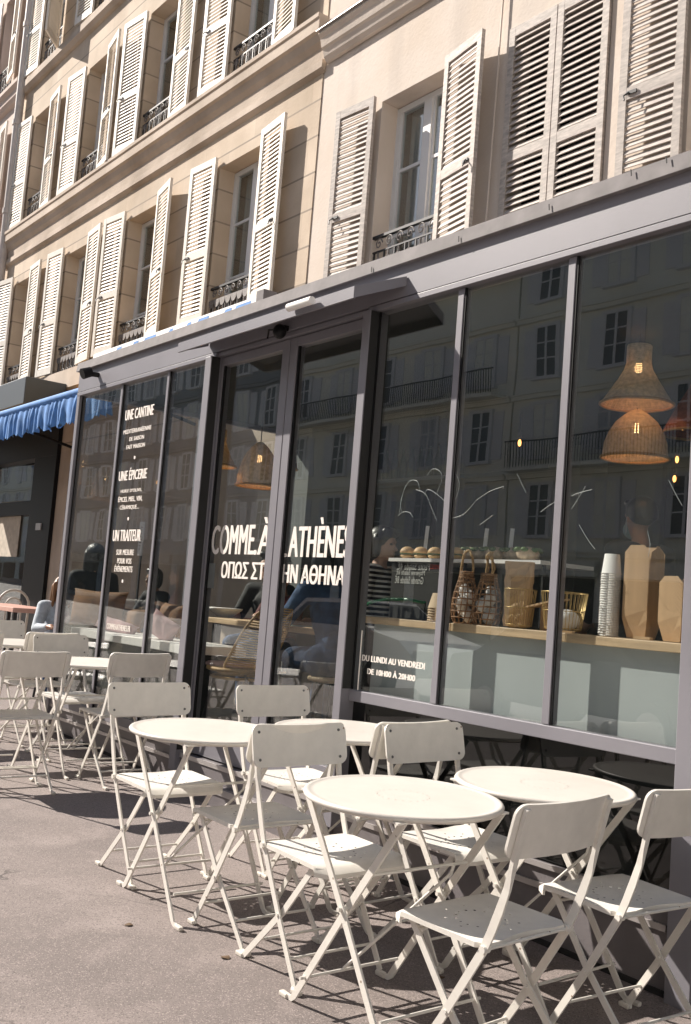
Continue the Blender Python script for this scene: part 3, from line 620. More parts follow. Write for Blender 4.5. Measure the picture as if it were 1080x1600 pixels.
# cornice between the floors
cp = [(0, 7.245), (.14, 7.245), (.14, 7.20), (.125, 7.185), (.125, 7.07), (.095, 7.05), (.07, 6.98), (.03, 6.93), (.02, 6.79), (.05, 6.775), (.05, 6.70), (.03, 6.68), (0, 6.66)]
wpart('cornice', MB().prism_x([(YW-a, z) for a, z in cp], -17.9, -8.40), M['lime_plain'], SB)
wpart('string_course', MB().prism_x([(YW, 9.98), (YW-.10, 9.98), (YW-.10, 9.86), (YW-.05, 9.80), (YW, 9.79)], -17.9, -8.40), M['lime_plain'], SB)
wpart('string_course', MB().prism_x([(YW, 4.40), (YW-.06, 4.40), (YW-.06, 4.12), (YW, 4.08)], -17.9, -8.5), M['lime_plain'], SB)
for i, (a, c) in enumerate(F1):
    window(SB, a, c, 4.32, 6.25, i in (0, 2)); railing(SB, a, c, 4.30, .52, lace=True)
for i, (a, c) in enumerate(F2):
    window(SB, a, c, 7.24, 9.16, i != 1); railing(SB, a, c, 7.245, .48)
for i, (a, c) in enumerate(F2):
    window(SB, a, c, 10.04, 11.89, True); railing(SB, a, c, 10.02, .48)
W_ = M['slat_white']
A1 = {0: (4, 6), 1: (6, 10), 2: (4, 5), 3: (8, 4)}
for i, (a, c) in enumerate(F1):
    shutter(SB, a, 4.42, .54, 1.95, -1, A1[i][0], W_); shutter(SB, c, 4.42, .54, 1.95, 1, A1[i][1], W_)
A2 = {0: (5, 8), 1: (7, 4), 2: (5, 9), 3: (4, 6)}
for i, (a, c) in enumerate(F2):
    shutter(SB, a, 7.25, .56, 1.94, -1, A2[i][0], W_); shutter(SB, c, 7.25, .56, 1.94, 1, A2[i][1], W_)
A3 = {0: (5, 8), 1: (7, 4), 2: (5, 28), 3: (4, 40)}
for i, (a, c) in enumerate(F2):
    shutter(SB, a, 10.05, .56, 1.84, -1, A3[i][0], W_); shutter(SB, c, 10.05, .56, 1.84, 1, A3[i][1], W_)
b = MB(); b.tube([(-17.78, YW-.10, -.1), (-17.78, YW-.10, 14)], .075, 12)
for z in (3.4, 5.2, 7.6, 9.2, 11): b.tube([(-17.78, YW-.10, z), (-17.78, YW-.10, z+.09)], .09, 12)
wpart('drainpipe', b, M['pipe'], SB)

# ---- stucco building
UB = thing('stucco_building', 'cream stucco building with weathered shutters over the glass cafe', 'building', (-4, YW, 0))
G1 = [(-7.42, -6.50), (-5.775, -4.745), (-4.06, -3.1)]
ops = [(a, c, 4.10, 6.0) for a, c in G1]+[(a, c, 7.35, 9.2) for a, c in G1]
wpart('wall', wall_mesh(-8.435, 6, 3.1, 14, YW+.01, ops), M['stucco'], UB)
b = MB(); b.prism_x([(YW, 7.01), (YW-.14, 7.01), (YW-.15, 6.98), (YW-.12, 6.94), (YW-.10, 6.86), (YW-.08, 6.84), (YW-.06, 6.78), (YW-.03, 6.74), (YW, 6.73)], -8.36, 6); wpart('cornice', b, M['stucco'], UB)
b = MB().prism_x([(YW, 7.03), (YW-.17, 7.018), (YW-.17, 7.012), (YW, 7.012)], -8.38, 6); wpart('cornice_flashing', b, M['trim'], UB)
O_ = M['slat_old']
window(UB, -7.42, -6.50, 4.12, 5.99, True); railing(UB, -7.42, -6.50, 4.10, .60)
window(UB, -4.06, -3.1, 4.12, 5.99, False)
for a, c in G1: window(UB, a, c, 7.37, 9.19, False)
shutter(UB, -7.45, 4.18, .53, 1.86, -1, 5, O_); shutter(UB, -6.47, 4.18, .54, 1.86, 1, 9, O_)
# the closed pair
for x, s in ((-5.765, 1), (-4.755, -1)):
    me = shutter_mesh(.50, 1.88, O_, .052, .42, (.012, .0205)); inst('shutter', me, UB, (x-UB.location.x, .02, 4.13), (0, 0, 0), (s, 1, 1))
shutter(UB, -4.06, 4.18, .50, 1.9, -1, 3, O_); shutter(UB, -3.1, 4.18, .50, 1.9, 1, 4, O_)
for a, c in G1: shutter(UB, a, 7.36, .5, 1.84, -1, 4, O_); shutter(UB, c, 7.36, .5, 1.84, 1, 4, O_)
b = MB(); b.tube([(-5.88, YW-.03, 4.2), (-5.86, YW-.02, 6.3), (-5.86, YW-.02, 9)], .008, 5); wpart('cable', b, M['stucco'], UB)
# ---- pale building beyond the drainpipe
PB = thing('pale_building', 'pale pink rendered building beyond the drainpipe', 'building', (-26, YW, 0))
H1 = [(-19.6, -18.8), (-21.9, -21.1), (-24.2, -23.4), (-26.5, -25.7)]
ops = [(a, c, z, z+1.95) for a, c in H1 for z in (4.7, 7.55, 10.35)]
wpart('wall', wall_mesh(-40, -17.87, 0, 14, YW+.02, ops), M['stucco_pink'], PB)
for z in (10.12, 7.3): wpart('cornice', MB().prism_x([(YW+.02, z), (YW-.16, z), (YW-.16, z-.07), (YW-.10, z-.12), (YW-.09, z-.22), (YW-.04, z-.28), (YW+.02, z-.3)], -40, -17.88), M['stucco_pink'], PB)
for a, c in H1:
    for z in (4.7, 7.55, 10.35):
        window(PB, a, c, z, z+1.95, False); railing(PB, a, c, z, .5); shutter(PB, a, z+.02, .5, 1.9, -1, 5, W_); shutter(PB, c, z+.02, .5, 1.9, 1, 7, W_)

# ---- neighbour's shop front (dark joinery, under the stone building)
NS = thing('neighbour_shop', 'black shop front with a blue canvas awning and boxy casing', 'shopfront', (-13, YW, gz(-13, YW)))
xA, xB = at(52, 800, YW).x, at(90, 760, YW).x
for q in ((-24, xA, YW-.02, YW+.2, -.1, .6), (-24, xB, YW-.06, YW+.2, 3.15, 4.08), (xA, xB, YW-.06, YW+.16, -.1, 3.15), (xA-2.3, xA-2.2, YW-.04, YW+.16, .6, 3.15), (xA-4.6, xA-4.5, YW-.04, YW+.16, .6, 3.15), (-24, xA, YW-.03, YW+.1, 2.30, 2.52)):
    wpart('joinery', tb(*q), M['black'], NS, bevel=.004)
wpart('shop_window', tb(-24, xA, YW+.05, YW+.06, .6, 3.15), M['glass'], NS)
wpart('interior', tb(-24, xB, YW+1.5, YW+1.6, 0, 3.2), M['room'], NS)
P = at(61, 823, YW-.06); b = MB().box(P.x-.10, P.x+.10, YW-.075, YW-.055, P.z-.05, P.z+.05); wpart('switch_plate', b, M['trim'], NS)
A = at(3, 785, YW+.03); B = at(26, 870, YW+.03); wpart('poster', tb(A.x, B.x, YW+.03, YW+.035, B.z, A.z), mat('faded_poster', (.52, .46, .38), .8, var=.15, vscale=14), NS)
P = at(41, 587.5, 4.94); Q = at(37, 630, 4.94); b = MB().box(P.x-9, P.x, 4.94, YW-.06, Q.z, P.z); wpart('sign_casing', b, mat('slate_grey_metal', (.085, .10, .115), .45, .2), NS, bevel=.01)
# awning: canvas from the casing down to a front bar, with a gathered valance
YA = 4.4; Ra = at(178, 605, YA); Ba = at(125, 612, YA); La = at(0, 650, YA); zb = Ba.z; xr = Ra.x
b = MB(); xs = [xr-.0-i*.12 for i in range(70)]
rows = [[(x, YW-.07+(YA-YW+.07)*t, 3.95+(zb-3.95)*t-.05*math.sin(math.pi*t)) for x in xs] for t in [k/8 for k in range(9)]]
b.loft(rows, caps=False, close=False, smooth=True); wpart('awning_canvas', b, M['awning_stripe'], NS)
b = MB(); b.tube([(xr+.02, YA, zb), (xr-9, YA, zb)], .045, 10); wpart('awning_bar', b, M['blue'], NS)
b = MB(); n = 420; top, mid, low = [], [], []
for i in range(n+1):
    x = xr-.0-8.6*i/n; wv = .016*math.sin(i*.9+math.sin(i*.17)*2)+.012*math.sin(i*.37+1); h = .345+.018*math.sin(i*.31)+.014*math.sin(i*1.3)+random.uniform(-.016, .016)
    top.append((x, YA-.02+wv*.2, zb-.03)); mid.append((x, YA-.03+wv, zb-.17)); low.append((x+.03*math.sin(i*.4), YA-.02+wv*1.7, zb-h))
b.loft([top, mid, low], caps=False, close=False, smooth=True); v_ = wpart('valance', b, M['blue'], NS)
for k in range(3): wpart('awning_arm', MB().tube([(xr-.25-k*3.5, YW-.08, 3.2), (xr-.2-k*3.5, YA, zb-.02)], .02, 6), M['black'], NS)

# ================================================================== ACROSS THE STREET (seen only mirrored in the panes)
FW = {}
def far_window_mesh(w_, h, style):
    k = (w_, h, style)
    if k in FW: return FW[k]
    b = MB(); b.box(0, w_, -.02, .10, 0, h); FW[k] = b.mesh('window', (M['far_pane'], M['curtain'], M['far_pane'], M['stone_far3'])[style]); return FW[k]
def far_frame_mesh(w_, h):
    k = ('f', w_, h)
    if k in FW: return FW[k]
    b = MB(); b.box(-.1, 0, -.02, .14, -.1, h+.12); b.box(w_, w_+.1, -.02, .14, -.1, h+.12); b.box(0, w_, -.02, .14, h, h+.12); b.box(-.15, w_+.15, -.02, .2, -.14, -.02)
    b.box(w_/2-.05, w_/2+.05, .10, .13, 0, h); b.box(0, w_, .10, .125, h*.36, h*.36+.05); b.box(0, w_, .10, .125, h*.68, h*.68+.05)
    b.box(.0, .08, .10, .13, 0, h); b.box(w_-.08, w_, .10, .13, 0, h); b.box(-.66, -.11, .0, .05, 0, h); b.box(w_+.11, w_+.66, .0, .05, 0, h); b.box(-.3, w_+.3, -.02, .16, h+.30, h+.40)
    FW[k] = b.mesh('frame', M['winframe']); return FW[k]
def far_building(label, x0, x1, h, mt, n, y=-22, base=3.9, fl=3.0, balc=()):
    t = thing('opposite_building', label, 'building', ((x0+x1)/2, y, 0))
    b = MB(); b.box(x0, x1, y-9, y, -1, h)
    for k in range(6):
        z = base+k*fl
        if z < h: b.box(x0, x1, y, y+.18, z-.28, z-.05); b.box(x0, x1, y+.18, y+.25, z-.12, z-.05)
    b.box(x0, x1, y, y+.4, h-.35, h); wpart('wall', b, mt, t)
    b = MB(); b.prism_x([(y, h+.001), (y-1.6, h+2.8), (y-7, h+3.2), (y-9, h+.001)], x0, x1); wpart('roof', b, M['zincroof'], t)
    sp = (x1-x0)/n
    for k in range(int((h-base-.5)/fl)+1):
        z = base+k*fl+.55
        if z+1.9 > h: continue
        for i in range(n):
            xx = x0+sp*(i+.5)-.55; f = inst('window', far_window_mesh(1.1, 1.9, random.choice((0, 0, 2, 1, 3))), t, (xx-t.location.x, 0, z-t.location.z)); inst('frame', far_frame_mesh(1.1, 1.9), f)
        if k in balc:
            b = MB(); b.box(x0+.4, x1-.4, y, y+.8, z-.62, z-.48); s_ = MB(); s_.box(x0+.4, x1-.4, y+.74, y+.78, z+.42, z+.47)
            for q in range(int((x1-x0-.8)/.13)): s_.box(x0+.45+q*.13, x0+.47+q*.13, y+.75, y+.77, z-.48, z+.42)
            wpart('balcony', b, mt, t); wpart('balcony_rail', s_, M['iron'], t)
    b = MB(); s_ = MB(); m_ = max(2, int((x1-x0)/4.5)); q = (x1-x0)/m_
    for i in range(m_): s_.box(x0+q*i+.4, x0+q*(i+1)-.4, y+.0, y+.06, .3, 2.9); b.box(x0+q*i+.2, x0+q*(i+1)-.2, y+.05, y+.3, 2.95, 3.5)
    wpart('shop_window', s_, M['room'], t); wpart('shop_sign', b, M['frame_dark'] if n % 2 else M['stone_far3'], t)
    return t
far_building('long pale stone terrace far down the street mirrored in the neighbouring shop glass', -170, -75.1, 15, M['stone_far3'], 26)
far_building('dark grey rendered building across the street mirrored in the lettered panes', -75, -44, 16, M['stone_far2'], 11)
far_building('cream building across the street mirrored in the glass doors', -43.9, -28, 15, M['stone_far'], 5, balc=(2,))
far_building('pale stone building with a long balcony mirrored in the counter panes', -27.9, -9, 17, M['stone_far3'], 6, balc=(1, 4))
far_building('cream building at the end of the far pavement behind the camera', -8.9, 14, 15, M['stone_far'], 7)
t = thing('bounce_building', 'unseen pale building added behind the camera to bounce sunlight', 'building', (15, -14, 0))  # unseen building added to throw sunlight back onto the terrace
b = MB(); b.box(15, 24, -34, 1.5, -1, 17)
for k in range(5): b.box(14.82, 15, -34, 1.5, 3.9+3*k-.28, 3.9+3*k-.05)
wpart('wall', b, mat('bounce_render', (.80, .79, .75), .9, var=.06, vscale=.6), t); b = MB().box(15, 24, -34, 1.5, 17, 18.5); wpart('roof', b, M['zincroof'], t)
for k in range(4):
    for i in range(13):
        f = inst('window', far_window_mesh(1.1, 1.9, 0), t, (0, -19+2.7*i+.55, 4.45+3*k), (0, 0, R(-90))); inst('frame', far_frame_mesh(1.1, 1.9), f)
# parked cars by the kerb behind the camera
def car(x, y, mt, label):
    t = thing('parked_car', label, 'car', (x, y, gz(x, y)-.13), 0, 'cars parked along the street')
    def sec(pr, hw): return [(p[0], s*hw(p), p[1]) for p in pr for s in (1,)]
    prof = [(-2.05, .35), (-2.1, .62), (-2.0, .86), (-1.55, .95), (-1.0, 1.40), (.35, 1.44), (1.05, .98), (1.75, .86), (2.05, .66), (2.08, .35)]
    def hw(z): return .86 if z < .9 else .86-(z-.9)*.36
    b = MB(); b.loft([[(x_, -hw(z), z) for x_, z in prof], [(x_, hw(z), z) for x_, z in prof]]); bd = b.build('body', mt, t, .05)
    g = MB()
    for s in (-1, 1): g.add([(q[0], s*(hw(q[1])+.012), q[1]) for q in ((-1.38, .99), (-.92, 1.34), (.30, 1.37), (.86, 1.0))], [(0, 1, 2, 3)])
    g.add([(1.03, -.7, 1.02), (1.03, .7, 1.02), (.46, .62, 1.40), (.46, -.62, 1.40)], [(0, 1, 2, 3)]); g.add([(-1.5, -.7, 1.02), (-1.5, .7, 1.02), (-1.06, .62, 1.39), (-1.06, -.62, 1.39)], [(0, 1, 2, 3)])
    g.build('windows', M['spandrel'], t)
    for wx in (-1.3, 1.3):
        for s in (-1, 1):
            b = MB(); b.tube([(wx, s*.70, .31), (wx, s*.88, .31)], .31, 20, smooth=False); wo = b.build('wheel', M['tyre'], t)
            b = MB(); b.tube([(wx, s*.875, .31), (wx, s*.89, .31)], .19, 12, smooth=False); b.build('rim', M['trim'], wo)
    for s in (-1, 1): b = MB(); b.box(2.0, 2.09, s*.62-.16, s*.62+.16, .6, .74); b.build('headlight', M['trim'], t)
    return t
car(-13.5, -4.2, M['car_white'], 'white hatchback parked at the kerb mirrored in the shop glass')
car(-8.6, -4.2, M['car_dark'], 'dark hatchback parked at the kerb mirrored in the cafe doors')

# ================================================================== TERRACE FURNITURE
def place(o, x, y, rz):
    q = TILT.to_track_quat('Z', 'Y'); base = Matrix.Translation((x, y, gz(x, y)))
    n = Vector((-(-0.02), -0.015, 1)).normalized()
    tilt = Vector((0, 0, 1)).rotation_difference(n).to_matrix().to_4x4()
    o.matrix_world = base @ tilt @ Matrix.Rotation(rz, 4, 'Z')
    l, r_, s = o.matrix_world.decompose(); o.location = l; o.rotation_mode = 'XYZ'; o.rotation_euler = r_.to_euler()
    return o
def rrect(w_, h, r_, n=6):
    P = []
    for cx, cy, a0 in ((w_/2-r_, h/2-r_, 0), (-w_/2+r_, h/2-r_, 90), (-w_/2+r_, -h/2+r_, 180), (w_/2-r_, -h/2+r_, 270)):
        for k in range(n+1): a = R(a0+90*k/n); P.append((cx+r_*math.cos(a), cy+r_*math.sin(a)))
    return P
CH = M['chair']
def make_chair():
    t = thing('folding_chair', 'x', 'chair')
    # seat: pressed plate, x forward; rolled front edge, small dip at the rear
    N = 14; b = MB(); g = []; hw_ = .192; X0, X1 = -.075, .295
    for i in range(N+1):
        u = i/N; row = []
        for j in range(N+1):
            v = j/N*2-1; x = X0+(X1-X0)*u; y = hw_*v
            cr = .05                                            # rounded corners
            if u > .5:
                d = max(0, abs(y)-(hw_-cr)); x = min(x, X1-cr+math.sqrt(max(0, cr*cr-d*d)))
            else:
                d = max(0, abs(y)-(hw_-.03)); x = max(x, X0+.03-math.sqrt(max(0, .03**2-d*d)))
                if u == 0: x += .016*max(0, 1-(abs(v)/.55)**2) if abs(v) < .55 else 0
            z = .437-.012*(1-v*v)*math.sin(math.pi*min(1, u*1.1))-(.022*((u-.82)/.18)**2 if u > .82 else 0)
            row.append((x, y, z))
        g.append(row)
    b.loft(g, caps=False, close=False, smooth=True)
    rim = [g[0][j] for j in range(N+1)]+[g[i][N] for i in range(1, N+1)]+[g[N][j] for j in range(N-1, -1, -1)]+[g[i][0] for i in range(N-1, 0, -1)]
    low = [(x, y, z-.014) for x, y, z in rim]; ins = [(x*.97+.003, y*.965, z) for x, y, z in low]
    b.loft([rim, low, ins], caps=False, smooth=False)
    b.build('seat', M['seat'], t)
    # backrest plate, slightly hollow towards the sitter
    b = MB(); out = rrect(.425, .155, .034); lean = Vector((-.24, 0, 1)).normalized(); nrm = Vector((1, 0, .24)).normalized()
    def bp(p, q, off): y = p; z = q; return Vector((-.168, 0, .757))+lean*z+Vector((0, y, 0))+nrm*(off-.020*(1-(y/.2125)**2)+.010)
    cs = [.1785+.034*math.sin(R(90*k/6)) for k in range(1, 7)]; YS = [-c for c in cs[::-1]]+[-.1785+.357*k/14 for k in range(15)]+cs; NY = len(YS)
    for off, fl in ((.004, 0), (-.004, 1)):                    # faces as a grid so the curve stays smooth
        rows = []
        for i in range(NY):
            y = YS[i]; dd = max(0, abs(y)-(.2125-.034)); hz = .0775-.034+math.sqrt(max(0, .034**2-dd*dd))
            rows.append([bp(y, hz*(2*k/4-1), off) for k in range(5)])
        b.loft(rows if fl else rows[::-1], caps=False, close=False, smooth=True)
    ro = []
    ol = [[], []]
    for k, off in enumerate((.004, -.004)):
        up = []; dn = []
        for i in range(NY):
            y = YS[i]; dd = max(0, abs(y)-(.2125-.034)); hz = .0775-.034+math.sqrt(max(0, .034**2-dd*dd)); up.append(bp(y, hz, off)); dn.append(bp(y, -hz, off))
        ol[k] = up+dn[::-1]
    b.loft(ol, caps=False)
    bo = b.build('backrest', CH, t)
    for y in (-.182, .182):
        for z in (-.05, .05): P = bp(y, z, 0); MB().tube([P-nrm*.0065, P+nrm*.0065], .0055, 8, smooth=False).build('screw', M['screw'], bo)
    for sy in (-1, 1):                                          # back post running on into the front leg
        y = .1835*sy
        pts = [(-.190, y, .822), (-.158, y, .69), (-.151, y, .655), (-.138, y, .60), (-.118, y, .54), (-.095, y, .478), (-.070, y, .42), (.06, y, .20), (.178, y, .018)]
        b = MB().path_bar(pts, [.013, .013, .013, .022, .026, .026, .025, .024, .023], [.020, .020, .018, .008, .007, .007, .007, .007, .007])
        b.box(.165, .205, y-.007, y+.007, 0.004, .018)
        b.tube([(-.075, y-.013*sy, .425), (-.075, y+.013*sy, .425)], .011, 10, smooth=False)
        lo = b.build('leg', CH, t)
        f = MB().box(.168, .212, y-.011, y+.011, 0, .016); f.build('foot', M['foot'], lo, .004)
    for sy in (-1, 1):
        y = .170*sy
        b = MB().path_bar([(.215, y, .420), (.06, y, .232), (-.155, y, .022), (-.165, y, .010), (-.195, y, .008)], [.022, .023, .022, .018, .014], .007)
        b.tube([(.0475, y-.012*sy, .219), (.0475, y+.021*sy, .219)], .006, 8, smooth=False)
        lo = b.build('leg', CH, t)
        f = MB().box(-.212, -.168, y-.010, y+.010, 0, .016); f.build('foot', M['foot'], lo, .004)
    for p, q in (((.128, -.182, .095), (.128, .182, .095)), ((-.085, -.17, .09), (-.085, .17, .09)), ((.19, -.17, .398), (.19, .17, .398)), ((-.075, -.18, .424), (-.075, .18, .424))):
        MB().tube([p, q], .0055).build('crossbar', CH, t)
    for sy in (-1, 1): MB().tube([(-.06, .15*sy, .418), (.25, .15*sy, .415)], .006, 6).build('seat_rail', CH, t)
    return t
def make_table():
    t = thing('bistro_table', 'x', 'table')
    b = MB(); Rr = .325
    b.lathe((0, 0, 0), [(0.0005, .7085), (.10, .7085), (.29, .7085), (.300, .7083), (.306, .7105), (.314, .712), (.321, .7095), (.325, .703), (.323, .696), (.316, .692), (.308, .694), (.306, .702), (.1, .703), (.0005, .703)], 72)
    b.build('tabletop', M['ttop'], t)
    for y, s in ((-.205, -1), (.205, 1)):
        for q in (-1, 1):
            yy = y+.012*q
            b = MB().path_bar([(.235*q, yy, .694), (0, yy, .375), (-.245*q, yy, .022), (-.258*q, yy, .010), (-.285*q, yy, .008)], [.024, .025, .024, .018, .014], .008)
            if q > 0: b.tube([(0, y-.028, .375), (0, y+.028, .375)], .007, 8, smooth=False)
            lo = b.build('leg', CH, t); MB().box(-.300*q-.022, -.300*q+.022+.02*q*0, yy-.010, yy+.010, 0, .016).build('foot', M['foot'], lo, .004)
    for p, q in (((-.19, -.217, .10), (-.19, .193, .10)), ((.19, -.193, .10), (.19, .217, .10)), ((.095, -.19, .50), (.095, .217, .50)), ((-.235, -.20, .69), (-.235, .20, .69)), ((.235, -.20, .69), (.235, .20, .69))):
        MB().tube([p, q], .0058).build('crossbar', CH, t)
    MB().tube([(.10, .15, .50), (.095, .145, .47), (-.13, -.02, .17), (-.19, -.04, .105)], .0058).build('stay', CH, t)
    for s_ in (-1, 1): MB().box(-.25, .25, s_*.205-.025, s_*.205+.025, .688, .694).build('bracket', CH, t)
    return t
tab0 = make_table(); first = True
TG = 'round bistro tables on the cafe terrace'; CG = 'folding bistro chairs on the cafe terrace'
for x, y, rz, lab in (
    (-2.60, 2.27, 0, 'round cream table with perforated centre, largest in view on the terrace'),
    (-2.60, 2.94, R(2), 'round cream table against the counter window beside the perforated table'),
    (-3.90, 2.28, R(-1), 'round cream table out in the sun in front of the cafe doors'),
    (-3.80, 2.94, R(2), 'round cream table close to the cafe doors behind the sunny one'),
    (-6.47, 2.28, 0, 'round cream table mostly out of frame beside the hoop backed chair side'),
    (-6.60, 2.93, R(-2), 'round cream table under the cushioned window bench'),
    (-7.98, 2.95, 0, 'round cream table at the corner post end of the glass front')):
    t = tab0 if first else copy_tree(tab0); first = False
    t['label'] = lab; t['group'] = TG; place(t, x, y, rz)
ch0 = make_chair(); first = True
for x, y, rz, lab in (
    (-3.085, 2.305, 0, 'folding chair with sunlit seat facing the perforated table'),
    (-2.13, 2.29, R(184), 'big folding chair with shaded seat, tucked under the perforated table from the camera side'),
    (-3.03, 2.885, R(1), 'folding chair between the two rear tables, sunlit seat towards the table by the counter window'),
    (-2.13, 2.90, R(177), 'folding chair with shaded seat cut by the frame edge at the counter window table'),
    (-4.325, 2.30, 0, 'folding chair alone in the sun at the outer table before the doors'),
    (-3.46, 2.325, R(180), 'folding chair with shaded seat, back to back with the chair at the perforated table'),
    (-4.235, 2.93, R(-2), 'folding chair with its back to the door frame at the table close to the doors'),
    (-3.44, 2.88, R(182), 'folding chair whose back peeps out behind the one between the rear tables'),
    (-6.13, 2.30, R(180), 'folding chair with shaded seat at the table mostly out of frame'),
    (-7.09, 2.98, R(4), 'folding chair with sunlit seat at the table under the window bench'),
    (-6.16, 2.98, R(181), 'folding chair with shaded seat at the table under the window bench'),
    (-7.62, 2.98, R(182), 'folding chair at the corner post table, back hidden behind another backrest'),
    (-8.47, 3.00, R(3), 'folding chair with sunlit seat at the corner post table'),
    (-7.55, 2.38, R(181), 'folding chair half cut by the frame edge before the pink topped table')):
    t = ch0 if first else copy_tree(ch0); first = False
    t['label'] = lab; t['group'] = CG; place(t, x, y, rz)

# neighbour's terrace: table with a pink top, hoop-backed chairs
A = at(35, 951, 4.2)
nt_ = thing('cafe_table', 'long pinkish topped table of the neighbouring shop', 'table', (A.x, 4.2, gz(A.x, 4.2)))
b = MB().box(-1.2, .55, -.3, .3, A.z-gz(A.x, 4.2)-.03, A.z-gz(A.x, 4.2)+.02); b.build('tabletop', mat('pink_stained_wood', (.55, .33, .27), .5, var=.1), nt_, .005)
hz = A.z-gz(A.x, 4.2)-.03
for sx in (-1.1, .45):
    for sy in (-.24, .24): MB().box(sx-.02, sx+.02, sy-.02, sy+.02, 0, hz).build('leg', M['iron'], nt_)
A = at(15, 925, 4.7); g0 = gz(A.x, 4.7)
hc = thing('hoop_chair', 'cream metal chair with a hooped back behind the pink topped table', 'chair', (A.x, 4.7, g0))
b = MB(); ht = at(15, 921, 4.7).z-g0
b.tube([(.1, -.2, .0), (.16, -.2, .45), (.2, -.2, ht-.2)]+[(.2, -.2*math.cos(a), ht-.2+.2*math.sin(a)) for a in [math.pi*k/10 for k in range(1, 10)]]+[(.2, .2, ht-.2), (.16, .2, .45), (.1, .2, 0)], .016, 8); b.build('back_frame', M['foot'], hc)
b = MB(); b.tube([(.2, -.1, .46), (.2, -.1, ht-.2)]+[(.2, -.1*math.cos(a), ht-.2+.1*math.sin(a)) for a in [math.pi*k/8 for k in range(1, 8)]]+[(.2, .1, ht-.2), (.2, .1, .46)], .012, 8); b.build('back_hoop', M['foot'], hc)
b = MB().lathe((0, 0, 0), [(.001, .47), (.2, .47), (.21, .455), (.2, .44), (.001, .44)], 24); b.build('seat', M['foot'], hc)
for sy in (-.17, .17): b = MB().tube([(-.15, sy, .44), (-.2, sy*1.15, 0)], .015, 8); b.build('leg', M['foot'], hc)

# ================================================================== COUNTER AND WHAT STANDS ON IT
ZC = 1.262
ct = thing('counter', 'grey fronted serving counter with pale wooden top behind the panes', 'counter', (-3, 3.6, .38))
wpart('front_panel', tb(-4.22, XR-.2, 3.405, 3.43, .38, 1.222), M['counter'], ct)
wpart('side_panel', tb(-4.22, -4.19, 3.43, 3.54, .38, 1.222), M['counter'], ct)
wpart('worktop', tb(-4.25, -3.60, 3.36, 3.545, 1.223, ZC-.003), M['wood'], ct, bevel=.003); wpart('worktop', tb(-3.597, -2.90, 3.36, 3.545, 1.223, ZC), M['wood'], ct, bevel=.003); wpart('worktop', tb(-2.897, XR-.2, 3.36, 3.70, 1.223, ZC-.002), M['wood'], ct, bevel=.003)
def on_counter(px, Y=3.62): 
    P = at(px, 950, Y); return P.x
# tall stack of white cups
def cup_mesh(r0, r1, h, mt):
    b = MB(); b.lathe((0, 0, 0), [(.001, 0), (r0, 0), (r1, h-.004), (r1+.003, h-.003), (r1+.003, h), (r1-.001, h), (r0-.002, .004), (.001, .004)], 28); return b.mesh('cup', mt)
Pc = at(951, 975, 3.55); s_ = mpp(Pc); rad = s_*15
cme = cup_mesh(rad*.78, rad, .085, M['paper_white'])
cme.transform(Matrix.Rotation(math.pi, 4, 'X')); cme.transform(Matrix.Translation((0, 0, .085)))
top = at(951, 866, 3.55).z; n = 26; stp = (top-ZC-.085)/(n-1)
for k in range(n):
    o = inst('paper_cup', cme, None, (Pc.x+random.uniform(-.001, .001), 3.55, ZC+k*stp))
    tag(o, 'upturned white paper cup forming the top of the tall stack' if k == n-1 else 'white paper cup rim inside the tall stack beside the kraft boxes', 'cup', 'white paper cups in the tall stack')
Pc = at(687, 950, 3.47); rad = mpp(Pc)*18
cme = cup_mesh(rad*.72, rad, .075, mat('beige_paper', (.56, .42, .28), .8)); cme.transform(Matrix.Rotation(math.pi, 4, 'X')); cme.transform(Matrix.Translation((0, 0, .075)))
for k in range(6):
    o = inst('paper_cup', cme, None, (Pc.x, 3.47, ZC+k*.0125)); tag(o, 'upturned beige paper bowl on top of the small stack' if k == 5 else 'beige paper bowl rim inside the small stack behind the window bar', 'cup', 'beige paper bowls in the small stack')
# kraft take-away cartons, nested
def carton_mesh(wd, dp, h):
    b = MB(); t = .001
    q0, q1 = .70, 1.0
    def panel(pts, nrm): 
        nrm = Vector(nrm)*t; P = [Vector(p) for p in pts]; b.loft([P, [p+nrm for p in P]])
    a, c = wd/2, dp/2
    panel([(-a*q0, -c*q0, 0), (a*q0, -c*q0, 0), (a, -c, h*.55), (a, -c*1.02, h*.80), (a*.55, -c*1.05, h), (-a*.55, -c*1.05, h), (-a, -c*1.02, h*.80), (-a, -c, h*.55)], (0, -1, 0))
    panel([(-a*q0, c*q0, 0), (a*q0, c*q0, 0), (a, c, h*.55), (a, c*1.02, h*.80), (a*.55, c*1.05, h), (-a*.55, c*1.05, h), (-a, c*1.02, h*.80), (-a, c, h*.55)], (0, 1, 0))
    for s in (-1, 1):
        tabp = [(s*a*1.03, c*.30, h*.93), (s*a*1.03, c*.2, h*1.0), (s*a*1.03, -c*.2, h*1.0), (s*a*1.03, -c*.30, h*.93)]
        panel([(s*a*q0, -c*q0, 0), (s*a*q0, c*q0, 0), (s*a, c, h*.55), (s*a*1.02, c*.85, h*.82)]+tabp+[(s*a*1.02, -c*.85, h*.82), (s*a, -c, h*.55)], (s, 0, 0))
    b.box(-a*q0, a*q0, -c*q0, c*q0, 0, .003)
    return b.mesh('carton', M['kraft'])
def carton_stack(px, py_base, py_top, Y, wpx, rz, n, la, lb, grp):
    P = at(px, py_base, Y); s_ = mpp(P); H = (at(px, py_top, Y).z-ZC); h = .15 if n > 10 else .13; st = (H-h)/(n-1)
    me = carton_mesh(wpx*s_, wpx*s_*.9, h)
    for k in range(n):
        o = inst('takeaway_carton', me, None, (P.x, Y, ZC+.001+k*st), (0, 0, rz+random.uniform(-.012, .012))); tag(o, la if k == n-1 else lb, 'carton', grp)
